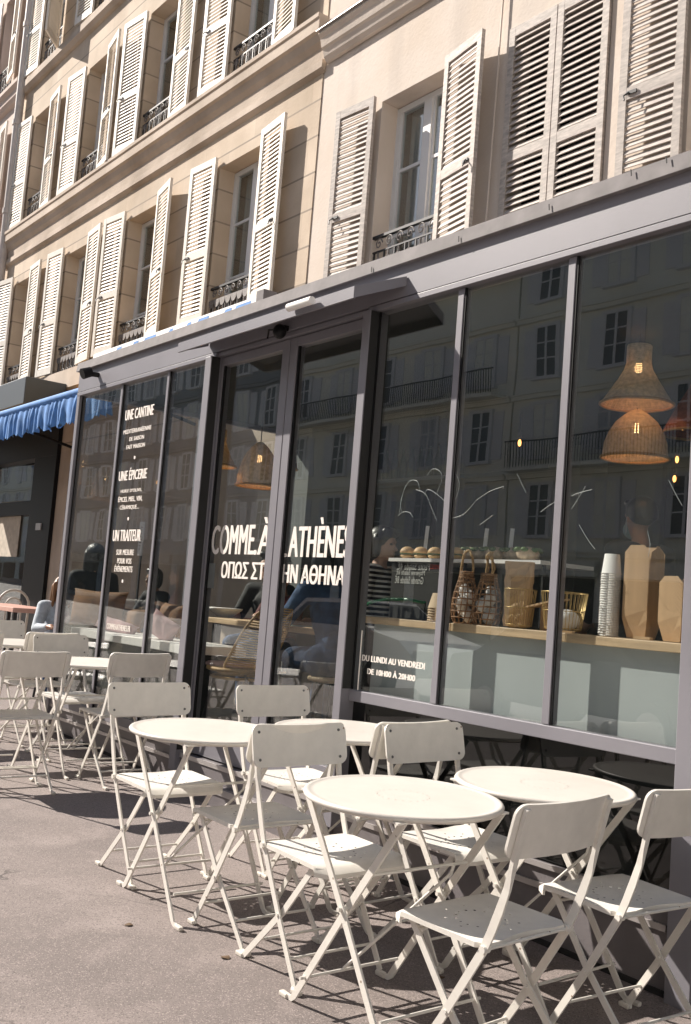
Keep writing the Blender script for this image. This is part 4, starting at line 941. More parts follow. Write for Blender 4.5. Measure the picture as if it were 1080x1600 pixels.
carton_stack(1002, 985, 854, 3.60, 45, R(3), 18, 'topmost open kraft carton of the tall stack beside white cups', 'flat brown kraft carton nested in the tall stack beside white cups', 'kraft cartons in the tall stack')
carton_stack(1060, 995, 902, 3.48, 47, R(-6), 9, 'topmost open kraft carton of the low stack', 'brown kraft carton nested in the low stack', 'kraft cartons in the low stack')
# wire and cane baskets
def cane_bottle(px, py0, py1, wpx, Y, lab, lean):
    P = at(px, py0, Y); s_ = mpp(P); H = at(px, py1, Y).z-ZC; r_ = wpx*s_/2; hb = H*.70
    t = thing('cane_basket', lab, 'basket', (P.x, Y, ZC), lean, 'bottle shaped cane baskets on the counter')
    prof = [(.72, 0), (.92, .10), (1.0, .25), (.97, .42), (.85, .60), (.66, .78), (.52, .92), (.50, 1.0)]
    def pr(u):
        for (a, z0), (b_, z1) in zip(prof, prof[1:]):
            if u <= z1: return r_*(a+(b_-a)*(u-z0)/(z1-z0))
        return r_*.5
    b = MB()
    for k in range(14):
        a = 2*math.pi*k/14; b.tube([(pr(u)*math.cos(a+.25*math.sin(u*3)), pr(u)*math.sin(a+.25*math.sin(u*3)), u*hb) for u in [i/12 for i in range(13)]], .0030, 5)
    for u in (0.01, .12, .24, .36, .48, .60, .71, .81, .89, .93, .97, 1.0): b.tube([(pr(u)*math.cos(a), pr(u)*math.sin(a), u*hb) for a in [2*math.pi*i/24 for i in range(24)]], .0034 if u < .85 else .0045, 5, closed=True)
    b.build('cane_body', M['rattan_dark'], t)
    b = MB(); rr = r_*.46; b.tube([(rr*math.cos(a), 0, hb+(H-hb)*math.sin(a)) for a in [math.pi*i/14 for i in range(15)]], .0060, 7)
    b.tube([(rr*math.cos(a), .012*math.sin(a*5), hb+(H-hb)*math.sin(a)) for a in [math.pi*i/30 for i in range(31)]], .0045, 5); b.build('handle', M['rattan'], t)
    b = MB()
    for k in range(5): b.ball((r_*.35*math.cos(k*2.1), r_*.35*math.sin(k*2.1), hb*(.16+.12*k)), r_*.48, r_*.44, hb*.14, 7, 5)
    b.build('wrapped_goods', M['paper_white'], t)
cane_bottle(725, 966, 860, 42, 3.47, 'bottle shaped cane basket with hoop handle next to the beige bowls', R(30))
cane_bottle(760, 968, 863, 47, 3.43, 'bottle shaped cane basket with hoop handle touching the kraft bag side', R(-20))
def wire_basket(px, py0, py1, w0, w1, Y, lab):
    P = at(px, py0, Y); s_ = mpp(P); H = at(px, py1, Y).z-ZC; r0, r1 = w0*s_/2, w1*s_/2
    t = thing('wire_basket', lab, 'basket', (P.x, Y, ZC), 0, 'brass wire baskets on the counter'); b = MB(); n = 34
    for k in range(n):
        a = 2*math.pi*k/n; b.tube([(.0, 0, .004), (r0*.6*math.cos(a), r0*.6*math.sin(a), .004), (r0*math.cos(a), r0*math.sin(a), .012), (r1*math.cos(a), r1*math.sin(a), H)], .0016, 4)
    b.build('upright_wire', M['gold'], t); b = MB()
    for u in (.03, .5, 1.0): b.tube([((r0+(r1-r0)*u)*math.cos(a), (r0+(r1-r0)*u)*math.sin(a), .012+(H-.012)*u) for a in [2*math.pi*i/36 for i in range(36)]], .0022, 5, closed=True)
    b.build('hoop_wire', M['gold'], t); return P, s_, H
P, s_, H = wire_basket(811, 968, 921, 40, 50, 3.46, 'brass wire basket holding the upright kraft paper bag')
def paper_bag(P, wd, dp, h):
    t = thing('paper_bag', 'crumpled brown kraft paper bag standing in a brass wire basket', 'bag', (P.x, P.y, ZC+.006), R(20)); b = MB(); rows = []; n = 28
    for i in range(11):
        u = i/10; z = h*u; sq = 1-.75*u**1.6; row = []
        for k in range(n):
            a = 2*math.pi*k/n; c, s = math.cos(a), math.sin(a); e = .35
            x = wd/2*math.copysign(abs(c)**e, c)*(1+.28*u); y = dp/2*math.copysign(abs(s)**e, s)*sq; j = .0035*math.sin(i*2.3+k*1.7)+random.uniform(-.002, .002)
            row.append((x+j*(i > 0), y+j*(i > 0), z))
        rows.append(row)
    b.loft(rows, caps=False, smooth=False); b.build('bag_body', M['kraft'], t)
    b = MB(); b.loft([rows[-1], [(x*.985, y*1.1, z+.004) for x, y, z in rows[-1]]], caps=False); b.build('folded_rim', M['kraft'], t)
bt = at(806, 881, 3.46).z-ZC
paper_bag(Vector((at(808, 960, 3.46).x, 3.46, 0)), 37*s_, 23*s_, bt)
P2, s2, H2 = wire_basket(880, 974, 926, 56, 72, 3.46, 'wide brass wire basket with a clear wrapped bundle behind the window bar')
t = thing('wrapped_bundle', 'crinkled white wrapped bundle lying in the wide brass basket', 'bundle', (P2.x+.02, 3.46, ZC+.006)); b = MB().ball((0, 0, .048), .055, .05, .045, 16, 10)
b.v = [(x*(1+random.uniform(-.08, .08)), y*(1+random.uniform(-.08, .08)), max(.001, z)) for x, y, z in b.v]; b.build('wrapping', M['paper_white'], t)
t = thing('kraft_tray', 'tilted brown kraft tray leaning between the two brass baskets', 'tray', (at(855, 930, 3.50).x, 3.50, ZC)); b = MB().obox((0, 0, .12), (.09, 0, .02), (0, .05, .004), (0, 0, .004)); b.build('sheet', M['kraft'], t); b = MB().box(-.05, .05, .02, .05, 0, .118); b.build('support', M['kraft'], t)
b = MB(); P = at(883, 981, 3.40); b.obox((0, 0, .005), (.03, .01, 0), (-.004, .012, 0), (0, 0, .004)); o = b.build('wooden_fork', M['wood']); o.location = (P.x, 3.41, ZC); tag(o, 'small wooden fork lying on the counter edge below the wide basket', 'fork')
b = MB(); b.obox((0, 0, .006), (.035, .005, 0), (-.003, .014, 0), (0, 0, .005)); o = b.build('wooden_fork', M['wood']); P = at(1005, 990, 3.42); o.location = (P.x, 3.42, ZC); tag(o, 'small wooden fork lying before the tall carton stack', 'fork')
b = MB().tube([at(560, 952, 3.50), at(580, 941, 3.50), at(605, 936, 3.50), at(640, 937, 3.50), at(664, 942, 3.50)], .009, 8); l0 = Vector(b.v[0]); 
sv = thing('reflection_arch', 'green arched cover in place of a car reflection near the striped jersey', 'band', (at(612, 950, 3.50).x, 3.50, ZC)); wpart('rim', b, mat('green_reflection', (.02, .16, .07), .2), sv)  # solid green arch added in place of a car reflection on the glass
b = MB(); zc_ = ZC; b.tube([at(560, 952, 3.50), Vector((at(560, 952, 3.50).x, 3.50, ZC))], .006); b.tube([at(664, 942, 3.50), Vector((at(664, 942, 3.50).x, 3.50, ZC))], .006); wpart('foot_rod', b, M['iron'], sv)

# glass display cabinet with rolls, behind the counter
YD = 3.56
dc = thing('display_cabinet', 'dark display cabinet with a white shelf behind the counter', 'cabinet', (-4.2, YD, .38))
A, B = at(612, 872, YD), at(700, 870, YD)
xa, zs = A.x, A.z; xb = at(850, 870, YD).x
wpart('shelf', tb(xa, xb, YD-.02, YD+.35, zs-.018, zs), M['paper_white'], dc)
wpart('cabinet_body', tb(xa, xb, YD+.02, YD+.35, .38, zs-.35), M['int_dark'], dc)
wpart('chalkboard', tb(xa+.01, at(700, 900, YD).x, YD, YD+.01, zs-.34, zs-.03), M['board'], dc)
for x in (xa+.01, (xa+xb)/2, xb-.02): wpart('post', tb(x, x+.012, YD+.012, YD+.03, zs-.36, zs-.018), M['iron'], dc)
def chalk(body, LB, RT, mt): 
    P, Q = at(*LB, YD-.003), at(*RT, YD-.003); fit_text(body, 'chalk_writing', P.x, Q.x, P.z, Q.z, YD-.003, mt, dc, None, .0, mirror=True).parent = dc
chalk('Petite Salade 4€', (621, 890), (672, 879), M['chalk']); chalk('Moyenne Salade 6€', (619, 900), (664, 891), M['chalk']); chalk('Grande Salade 8€', (617, 911), (662, 901), M['chalk']); chalk('POMMES', (672, 889), (692, 882), M['chalk_red'])
def roll(px, py, wpx, Y, z0, lab, grp, sc=1):
    P = at(px, py, Y); s_ = mpp(P); r_ = wpx*s_/2
    t = thing('filled_roll', lab, 'sandwich', (P.x, Y, z0), random.uniform(0, 6), grp)
    MB().ball((0, 0, r_*.32), r_*.95, r_*.95, r_*.32, 14, 7).build('bun_base', M['bread'], t)
    b = MB()
    for k in range(12): a = k*.55; b.ball((r_*.75*math.cos(a), r_*.75*math.sin(a), r_*.66), r_*.32, r_*.3, r_*.12, 6, 4)
    b.build('filling', M['salad'], t)
    b = MB().ball((0, 0, r_*.80), r_*1.04, r_*1.04, r_*.85, 16, 9); b.v = [(x, y, max(z, r_*.72)) for x, y, z in b.v]; b.build('bun_top', M['bread'], t)
for i, px in enumerate((637, 658, 680, 714)):
    roll(px, 862, 23, YD+.045, zs+.002, ('seeded roll at the striped jersey end of the white shelf', 'second seeded roll on the white shelf before the paper tag', 'third seeded roll on the white shelf beside the window bar', 'seeded roll on the white shelf between window bar and flatbreads')[i], 'filled rolls on the white shelf')
random.seed(21)
for i in range(12):
    px = 738+i*8.5; P = at(px, 866, YD+.12)
    t = thing('flatbread_wrap', 'pale filled flatbread with salad in the crowded row on the white shelf', 'sandwich', (P.x, YD+.12+random.uniform(-.03, .05), zs+.002), random.uniform(0, 3), 'filled flatbreads on the white shelf')
    MB().ball((0, 0, .035), .06, .035, .035, 10, 6).build('bread', M['filling'], t); b = MB()
    for k in range(6): b.ball((.05*math.cos(k*1.05), .03*math.sin(k*1.05), .055), .02, .018, .012, 6, 4)
    b.build('salad', M['salad'], t)
for i, px in enumerate((664, 757, 797)):
    P = at(px, 850, YD+.2); h_ = at(px, 822+4*(i > 0), YD+.2).z-zs
    b = MB(); b.box(-.013, .013, -.002, .002, .02, h_); b.box(-.02, .02, -.012, .012, 0, .02); o = b.build('price_tag', M['paper_white']); o.location = (P.x, YD+.2, zs+.001); o.rotation_euler = (0, R(4), 0)
    tag(o, ('upright white paper tag behind the seeded rolls', 'upright white paper tag standing among flatbreads above the cane baskets', 'upright white paper tag standing among flatbreads above the kraft bag')[i], 'tag')
# wall shelf with bottles at the back
A, B = at(585, 752, 6.2), at(632, 800, 6.2)
bs = thing('bottle_shelf', 'dark wall shelf of bottles at the back of the cafe', 'shelf', (A.x, 6.2, .38)); wpart('board', tb(A.x, at(700, 752, 6.2).x, 6.15, 6.4, A.z-.03, A.z), M['int_grey'], bs); wpart('upright', tb(A.x, A.x+.04, 6.2, 6.4, .38, A.z-.03), M['int_grey'], bs); wpart('upright', tb(at(700, 752, 6.2).x-.04, at(700, 752, 6.2).x, 6.2, 6.4, .38, A.z-.03), M['int_grey'], bs)
b = MB().lathe((0, 0, 0), [(.001, 0), (.038, 0), (.038, .18), (.014, .24), (.014, .30), (.001, .30)], 14); bme = b.mesh('bottle', mat('dark_green_glass', (.02, .04, .025), .1))
for i in range(9):
    o = inst('bottle', bme, None, (A.x+.08+i*.125, 6.27, A.z+.001)); tag(o, 'dark green bottle in the row on the wall shelf at the back', 'bottle', 'bottles on the wall shelf')

# ================================================================== LAMPS
def pendant(px, py_rim, py_top, wpx, Y, kind, lab, lit=True, ceil=2.90):
    P = at(px, py_rim, Y); s_ = mpp(P); r_ = wpx*s_/2; H = at(px, py_top, Y).z-P.z
    t = thing('pendant_lamp', lab, 'lamp', (P.x, Y, P.z), 0, 'wicker pendant lamps in the cafe')
    if kind == 'cone': pr = [(1.0, 0), (.98, .02), (.80, .18), (.55, .42), (.40, .58), (.345, .70), (.345, .98), (.33, 1.0)]; mt = M['weave']
    elif kind == 'bell': pr = [(1.0, 0), (.97, .03), (.93, .30), (.82, .52), (.62, .74), (.36, .90), (.16, .98), (.12, 1.0)]; mt = M['weave_bell']
    else: pr = [(1.0, 0), (.6, .5), (.2, .95), (.15, 1.0)]; mt = M['weave_red']
    b = MB().lathe((0, 0, 0), [(a*r_, z*H) for a, z in pr], 48); sh = b.build('shade', mt, t)
    b = MB().tube([(r_*math.cos(a), r_*math.sin(a), 0) for a in [2*math.pi*i/40 for i in range(40)]], .008, 6, closed=True); b.build('rim', M['rattan'], sh)
    b = MB().tube([(0, 0, H*.9), (0, 0, ceil-P.z)], .004, 6); b.build('cord', M['soft_black'], t)
    if lit:
        b = MB().ball((0, 0, H*.62), .022, .022, .032, 10, 7); b.build('bulb', M['bulb'], t); b = MB().tube([(0, 0, H*.62+.03), (0, 0, H*.9)], .014, 8); b.build('socket', M['soft_black'], t)
pendant(995, 632, 541, 112, 4.55, 'cone', 'lit hat shaped wicker lamp hanging above the bell shaped one')
pendant(992, 716, 641, 104, 4.7, 'bell', 'bell shaped wicker lamp hanging just below the hat shaped one')
pendant(1085, 678, 600, 100, 4.9, 'red', 'large reddish wicker lamp beside the hat shaped one, cut by the frame', False)
pendant(402, 760, 692, 68, 4.2, 'bell', 'bell shaped wicker lamp above the COMME lettering')
pendant(340, 728, 672, 58, 3.9, 'cone', 'hat shaped wicker lamp half hidden by the door post')
pendant(452, 733, 680, 26, 4.3, 'red', 'small reddish wicker lamp behind the middle door stile', False)
def bulb(px, py, Y, lab, ceil=3.0):
    P = at(px, py, Y); t = thing('bare_bulb', lab, 'lamp', (P.x, Y, P.z), 0, 'bare filament bulbs in the cafe'); s_ = mpp(P)
    MB().ball((0, 0, 0), 2.6*s_, 2.6*s_, 5.5*s_, 10, 8).build('bulb', M['bulb_dim'], t); MB().tube([(0, 0, 8*s_), (0, 0, 16*s_)], 3.5*s_, 8).build('socket', M['soft_black'], t); MB().tube([(0, 0, 16*s_), (0, 0, max(ceil-P.z, 17*s_))], .004, 5).build('cord', M['soft_black'], t)
bulb(812, 692, 6.2, 'bare filament bulb glowing alone in the middle pane'); bulb(1058, 718, 6.4, 'upper of two bare filament bulbs beside the wicker lamps'); bulb(1054, 748, 6.4, 'lower of two bare filament bulbs beside the wicker lamps'); bulb(1067, 669, 6.0, 'bare filament bulb under the reddish lamp')
for px, py, w_, h_, lab in ((353, 796, .10, .16, 'square amber glowing wall light above the door lettering'), (380, 803, .06, .10, 'small amber glowing wall light beside the square one')):
    P = at(px, py, 6.5); t = thing('wall_light', lab, 'lamp', (P.x, 6.5, P.z)); MB().box(-w_/2, w_/2, -.05, .0, -h_/2, h_/2).build('glowing_shade', M['lampglow'], t, .006); MB().box(-.02, .02, 0, .06, -.03, .03).build('bracket', M['iron'], t)
    MB().tube([(0, .05, 0), (0, .05, .38-P.z)], .01, 6).build('stand', M['iron'], t)

# ================================================================== PEOPLE
def person(label, base, rz, J, top, trousers, hair, skin='skin', hair_style='short', sleeve=1.0, vox=.011, mask=False, scale=1.0, grp=None):
    """J: joints in the person's own frame (x forward, y left, z above the floor)."""
    t = thing('person', label, 'person', base, rz, grp); t.scale = (scale,)*3
    V = {k: Vector(v) for k, v in J.items()}
    b = MB()
    def limb(*seq):
        for (a, ra), (c, rc) in zip(seq, seq[1:]): b.cap(V[a], V[c], ra, rc)
    b.cap(V['pelvis'], V['waist'], .13, .115); b.cap(V['waist'], V['chest'], .115, .13)
    b.cap(V['shl'], V['shr'], .062, .062); b.cap(V['chest'], V['neck'], .10, .06); b.cap(V['neck'], V['head']+Vector((-.01, 0, -.05)), .052, .05)
    for s in 'lr':
        limb(('sh'+s, .056), ('el'+s, .043), ('wr'+s, .029)); limb(('hip'+s, .088), ('kn'+s, .058), ('an'+s, .040))
        an = V['an'+s]; b.cap(an+Vector((-.03, 0, -.045)), an+Vector((.15, 0, -.055)), .038, .030)
        w_, e = V['wr'+s], V['el'+s]; d = (w_-e).normalized(); side = d.cross(Vector((0, 0, 1))); side = side.normalized() if side.length > .1 else Vector((0, 1, 0)); nn = side.cross(d)
        b.cap(w_, w_+d*.075, .028, .034)
        for k, L_ in enumerate((.062, .074, .070, .054)):
            o = w_+d*.08+side*(.030-.020*k); b.cap(o, o+d*L_*.55-nn*.006, .0105, .0098); b.cap(o+d*L_*.55-nn*.006, o+d*L_*.95-nn*.026, .0098, .0085)
        o = w_+d*.03+side*.034; b.cap(o, o+side*.026+d*.04, .012, .0095)
    h = V['head']; b.ball(h+Vector((-.008, 0, .03)), .092, .074, .095); b.ball(h+Vector((.022, 0, -.045)), .062, .056, .068)
    b.cap(h+Vector((.083, 0, .005)), h+Vector((.103, 0, -.028)), .010, .015); b.ball(h+Vector((.078, 0, -.068)), .014, .026, .010); b.ball(h+Vector((.066, 0, -.098)), .022, .024, .02)
    for s in (-1, 1): b.ball(h+Vector((-.005, s*.076, -.008)), .018, .010, .03); b.cap(h+Vector((.078, s*.014, .026)), h+Vector((.070, s*.045, .028)), .011, .010)
    bo = bpy.data.objects.new('body', remesh(b, vox)); bo.data.materials.append(M[skin]); C.objects.link(bo); bo.parent = t
    e_ = MB()
    for s in (-1, 1): e_.ball(h+Vector((.073, s*.030, .008)), .010, .013, .008, 8, 6)
    e_.build('eyes', M['hair_dark'], bo)
    # clothes
    b = MB(); g = .014
    b.cap(V['pelvis']+Vector((0, 0, .02)), V['waist'], .145, .13); b.cap(V['waist'], V['chest'], .13, .145); b.cap(V['chest'], V['chest'].lerp(V['neck'], .6), .125, .085); b.cap(V['shl'], V['shr'], .075, .075)
    for s in 'lr':
        b.cap(V['sh'+s], V['el'+s], .072, .058)
        if sleeve > .5: b.cap(V['el'+s], V['el'+s].lerp(V['wr'+s], .92), .058, .042)
    for k in range(14):                                    # folds
        a = V['waist'].lerp(V['chest'], random.random()); b.cap(a+Vector((.11, random.uniform(-.1, .1), -.05)), a+Vector((.12, random.uniform(-.1, .1), .05)), .018, .018)
    o = bpy.data.objects.new('top', remesh(b, vox)); o.data.materials.append(M[top]); C.objects.link(o); o.parent = t
    b = MB(); b.cap(V['hipl'], V['hipr'], .12, .12); b.cap(V['pelvis'], V['pelvis']+Vector((0, 0, .08)), .135, .135)
    for s in 'lr': b.cap(V['hip'+s], V['kn'+s], .102, .078); b.cap(V['kn'+s], V['an'+s]+Vector((0, 0, .02)), .076, .06)
    o = bpy.data.objects.new('trousers', remesh(b, vox)); o.data.materials.append(M[trousers]); C.objects.link(o); o.parent = t
    b = MB()
    for s in 'lr': an = V['an'+s]; b.cap(an+Vector((-.035, 0, -.045)), an+Vector((.16, 0, -.05)), .046, .036)
    o = bpy.data.objects.new('shoes', remesh(b, vox)); o.data.materials.append(M['shirt_black']); C.objects.link(o); o.parent = t
    b = MB(); b.ball(h+Vector((-.026, 0, .050)), .106, .093, .098); b.cap(h+Vector((.045, -.045, .105)), h+Vector((.05, .045, .10)), .03, .026)
    if hair_style == 'bob':
        b.ball(h+Vector((-.05, 0, -.01)), .075, .092, .11)
        for s in (-1, 1): b.cap(h+Vector((-.015, s*.078, .04)), h+Vector((-.01, s*.082, -.07)), .035, .022)
        b.cap(h+Vector((.04, -.05, .10)), h+Vector((.06, .06, .085)), .025, .025)
    elif hair_style == 'long':
        for s in (-1, -.65, -.3, 0, .3, .65, 1): b.cap(h+Vector((-.055+.02*abs(s), s*.075, .03)), h+Vector((-.085+random.uniform(-.02, .02), s*.105, -.26+random.uniform(-.06, .04))), .036, .016)
        for s in (-1, 1): b.cap(h+Vector((.01, s*.075, .06)), h+Vector((.0, s*.088, -.20)), .026, .016)
    elif hair_style == 'bun': b.ball(h+Vector((-.10, 0, .08)), .05, .05, .05)
    for k in range(26):
        a = random.uniform(0, 6.28); p = h+Vector((-.03+.085*math.cos(a), .08*math.sin(a), .06)); 
        if p.x-h.x > .03: continue
        b.cap(p, p+Vector((-.012, 0, -.06)), .012, .007)
    o = bpy.data.objects.new('hair', remesh(b, .009, 2)); o.data.materials.append(M[hair]); C.objects.link(o); o.parent = t
    if mask:
        b = MB(); b.ball(h+Vector((.052, 0, -.06)), .062, .058, .058); o = bpy.data.objects.new('face_mask', remesh(b, .008)); o.data.materials.append(M['mask']); C.objects.link(o); o.parent = t
        b = MB()
        for s in (-1, 1): b.tube([h+Vector((.06, s*.05, -.035)), h+Vector((-.0, s*.085, .01))], .002, 4); b.tube([h+Vector((.05, s*.05, -.085)), h+Vector((-.0, s*.085, -.02))], .002, 4)
        b.build('ear_loop', M['paper_white'], o)
    return t
def standing(**kw):
    J = dict(pelvis=(0, 0, .95), waist=(0, 0, 1.08), chest=(.01, 0, 1.27), neck=(.0, 0, 1.45), head=(.03, 0, 1.60), shl=(0, .17, 1.39), shr=(0, -.17, 1.39), ell=(.02, .24, 1.12), elr=(.02, -.24, 1.12), wrl=(.20, .20, .98), wrr=(.20, -.20, .98),
             hipl=(0, .09, .92), hipr=(0, -.09, .92), knl=(.02, .10, .50), knr=(.02, -.10, .50), anl=(0, .10, .08), anr=(0, -.10, .08)); J.update(kw); return J
def seated(s=.46, **kw):
    J = dict(pelvis=(0, 0, s+.11), waist=(0, 0, s+.24), chest=(.03, 0, s+.42), neck=(.05, 0, s+.60), head=(.09, 0, s+.745), shl=(.03, .17, s+.54), shr=(.03, -.17, s+.54), ell=(.14, .24, s+.30), elr=(.14, -.24, s+.30), wrl=(.36, .16, s+.33), wrr=(.36, -.16, s+.33),
             hipl=(.03, .09, s+.09), hipr=(.03, -.09, s+.09), knl=(.44, .11, s+.08), knr=(.44, -.11, s+.08), anl=(.42, .11, .08), anr=(.42, -.11, .08)); J.update(kw); return J
FZ = .38
P = at(595, 852, 3.78)
person('woman in a black and white striped jersey with a dark bob standing behind the counter', (P.x, 3.78, FZ), R(20), standing(), 'stripe_shirt', 'shirt_black', 'hair_dark', 'skin', 'bob', scale=(P.z-FZ)/1.60)
P = at(1003, 812, 5.0)
person('man in black with short dark hair and a pale face mask behind the cartons', (P.x, 5.0, FZ), R(165), standing(), 'shirt_black', 'shirt_black', 'hair_dark', 'skin', 'short', mask=True, scale=(P.z-FZ)/1.60)
X0 = at(92, 950, 4.0).x; g0 = gz(X0, 4.0)
person('woman in a pale denim jacket with long brown hair seated beyond the corner post', (X0, 4.0, g0), R(-12), seated(.46), 'denim_pale', 'denim_dark', 'hair_brown', 'skin', 'long', scale=(at(112, 922, 4.0).z-g0)/(.46+.745))
def stool(x, y, z, h, lab):
    t = thing('stool', lab, 'stool', (x, y, z)); b = MB().lathe((0, 0, 0), [(.001, h), (.17, h), (.18, h-.012), (.17, h-.03), (.001, h-.03)], 24); b.build('seat', M['wood'], t)
    for k in range(4):
        a = R(45+90*k); MB().tube([(.12*math.cos(a), .12*math.sin(a), h-.03), (.17*math.cos(a), .17*math.sin(a), 0)], .012, 6).build('leg', M['iron'], t)
stool(X0, 4.0, g0, .45, 'round stool under the woman in the pale denim jacket')
P = at(147, 905, 3.95); 
person('person with long greying dark hair seated with back to a brown cushion', (P.x, 3.95, FZ), R(165), seated(.52), 'shirt_black', 'shirt_black', 'hair_grey', 'skin', 'long', scale=.94)
P = at(246, 935, 5.3)
person('person in black seated deep inside behind the brown cushions of the bench', (P.x, 5.3, FZ), R(-80), seated(.42), 'shirt_black', 'shirt_black', 'hair_dark', 'skin_dark', 'bob', scale=.9)
P = at(528, 990, 4.15)
person('man in a navy shirt and jeans leaning his forearms on the inside table', (P.x, 4.15, FZ), R(170), seated(.46, waist=(.05, 0, .72), chest=(.13, 0, .88), neck=(.22, 0, 1.03), head=(.31, 0, 1.15), shl=(.16, .18, 1.0), shr=(.16, -.18, 1.0), ell=(.30, .25, .80), elr=(.30, -.25, .80), wrl=(.50, .10, .79), wrr=(.52, -.08, .79)), 'shirt_blue', 'denim_dark', 'hair_dark', 'skin_dark', 'short', sleeve=0)
stool(P.x, 4.15, FZ, .45, 'round stool under the man in the navy shirt')
P = at(392, 945, 4.75)
person('person with bare arms and a hair bun seated beyond the inside table', (P.x, 4.95, FZ), R(-60), seated(.46), 'shirt_black', 'denim_dark', 'hair_dark', 'skin', 'bun', sleeve=0)
stool(P.x, 4.95, FZ, .45, 'round stool under the person with bare arms')
P = at(447, 925, 4.9)
person('child with short dark hair in a dark red top looking down at the table inside', (P.x, 4.9, FZ), R(-70), seated(.52), 'shirt_red', 'denim_dark', 'hair_dark', 'skin_dark', 'short', scale=.86)

# ================================================================== INSIDE: table, cane chair, bench, cushions, papers
xa, xb = at(316, 990, 4.05).x, at(500, 995, 4.05).x
it = thing('dining_table', 'long pale topped table inside behind the glass doors', 'table', ((xa+xb)/2, 4.4, FZ))
wpart('tabletop', tb(xa, xb, 4.05, 4.72, FZ+.715, FZ+.755), M['wood'], it, bevel=.004)
for x in (xa+.06, xb-.1):
    for y in (4.1, 4.64): wpart('leg', tb(x, x+.05, y, y+.05, FZ, FZ+.715), M['iron'], it)
P = at(455, 992, 4.2); b = MB(); b.obox((0, 0, .003), (.14, .02, 0), (-.02, .10, 0), (0, 0, .003)); o = b.build('booklet', mat('pale_blue_print', (.35, .5, .52), .6)); o.location = (P.x, 4.22, FZ+.755); tag(o, 'pale blue booklet lying open on the inside table near the man in navy', 'booklet')
P = at(343, 968, 4.3); b = MB().lathe((0, 0, 0), [(.001, .0), (.05, .0), (.13, .06), (.14, .075), (.125, .065), (.045, .012), (.001, .012)], 24); o = b.build('bowl', M['paper_white']); o.location = (P.x, 4.35, FZ+.756); tag(o, 'white bowl on the inside table beside the cane chair back', 'bowl')
# cane lounge chair
P = at(385, 1050, 3.78); rc = thing('cane_chair', 'golden cane lounge chair with a curved slatted back behind the glass door', 'chair', (P.x, 3.78, FZ), R(200))
b = MB(); sz = P.z-FZ+.02
for i in range(26):                                   # horizontal canes of the hooped back
    u = i/25; z = sz+.02+.40*u; hw_ = .235*math.sqrt(max(.02, 1-(max(0, u-.45)/.62)**2)); xo = -.16-.16*u
    b.tube([(xo+.16*(abs(k/6)**2)*(1-.4*u), hw_*k/6, z+.015*(k/6)**2) for k in range(-6, 7)], .0052, 5)
b.build('back_canes', M['rattan'], rc)
b = MB()
for q in (-1, 1): b.tube([(.17*q*0+.0-.0, .235*q, sz)]+[(-.16-.16*u+.16*(1-.4*u), q*.235*math.sqrt(max(.02, 1-(max(0, u-.45)/.62)**2)), sz+.02+.40*u+.015) for u in [k/10 for k in range(11)]], .009, 6)
for q in (-.4, 0, .4): b.tube([(-.16-.16*u+.16*(q**2)*(1-.4*u)-.006, q*.235*math.sqrt(max(.02, 1-(max(0, u-.45)/.62)**2)), sz+.02+.40*u) for u in [k/10 for k in range(11)]], .004, 5)
b.build('back_frame', M['rattan'], rc)
b = MB()
for i in range(22): y = -.23+.46*i/21; b.tube([(-.17, y*.95, sz-.01), (0, y, sz-.035), (.26*math.sqrt(max(.05, 1-(y/.25)**2)), y, sz-.005)], .0075, 5)
b.tube([(.27*math.cos(a)*(1 if math.cos(a) > 0 else .65), .245*math.sin(a), sz-.005) for a in [2*math.pi*k/32 for k in range(32)]], .014, 6, closed=True); b.tube([(.24*math.cos(a)*(1 if math.cos(a) > 0 else .65), .215*math.sin(a), sz-.06) for a in [2*math.pi*k/32 for k in range(32)]], .010, 6, closed=True)
b.build('seat', M['rattan'], rc)
for sx in (-1, 1):
    for sy in (-1, 1): MB().tube([(.13*sx, .16*sy, sz-.05), (.20*sx, .21*sy, 0)], .011, 6).build('leg', M['iron'], rc)
P = at(350, 1043, 3.78); cu_ = MB().lathe((0, 0, 0), [(.001, .03), (.15, .03), (.175, .018), (.17, 0), (.001, 0)], 24); o = cu_.build('seat_pad', M['cushion_pink']); o.location = (P.x+.1, 3.76, FZ+sz+.004); tag(o, 'flat mauve seat pad on the golden cane chair', 'cushion')
# bench along the left panes
bz = at(240, 998, 3.5).z
bn_ = thing('bench', 'low white window bench behind the lettered panes', 'bench', (-7.1, 3.7, FZ)); wpart('seat_board', tb(-8.10, -6.2, 3.38, 3.88, bz-.06, bz), M['paper_white'], bn_, bevel=.004); wpart('base', tb(-8.05, -6.25, 3.42, 3.84, FZ, bz-.06), M['int_dark'], bn_)
def cushion(px0, px1, py0, py1, Y, thick, lean, yaw, mt, lab, roll=0):
    A, B = at(px0, py1, Y), at(px1, py0, Y); A2 = at(px1, py1, Y); wd, h = (A2-A).length, abs(B.z-A2.z); n = 14; b = MB(); 
    for s in (1, -1):
        rows = []
        for i in range(n+1):
            row = []
            for j in range(n+1):
                u, v = i/n*2-1, j/n*2-1; e = (1-u**4)*(1-v**4); pin = 1-.10*(abs(u*v)**1.2*0+ (1-abs(v)**2)*abs(u)**3+(1-abs(u)**2)*abs(v)**3)
                row.append((u*wd/2*pin, s*thick/2*(e**.6)+.006*math.sin(u*9+v*4)*e, h/2+v*h/2*pin))
            rows.append(row)
        b.loft(rows if s < 0 else rows[::-1], caps=False, close=False, smooth=True)
    o = b.build('cushion', mt); o.location = ((A.x+A2.x)/2, Y, A.z); o.rotation_euler = (R(lean), R(roll), R(yaw)); return tag(o, lab, 'cushion', 'cushions on the window bench')
CB, CP = M['cushion_brown'], M['cushion_pink']
def seatz(o): o.location.z = bz+.004; return o
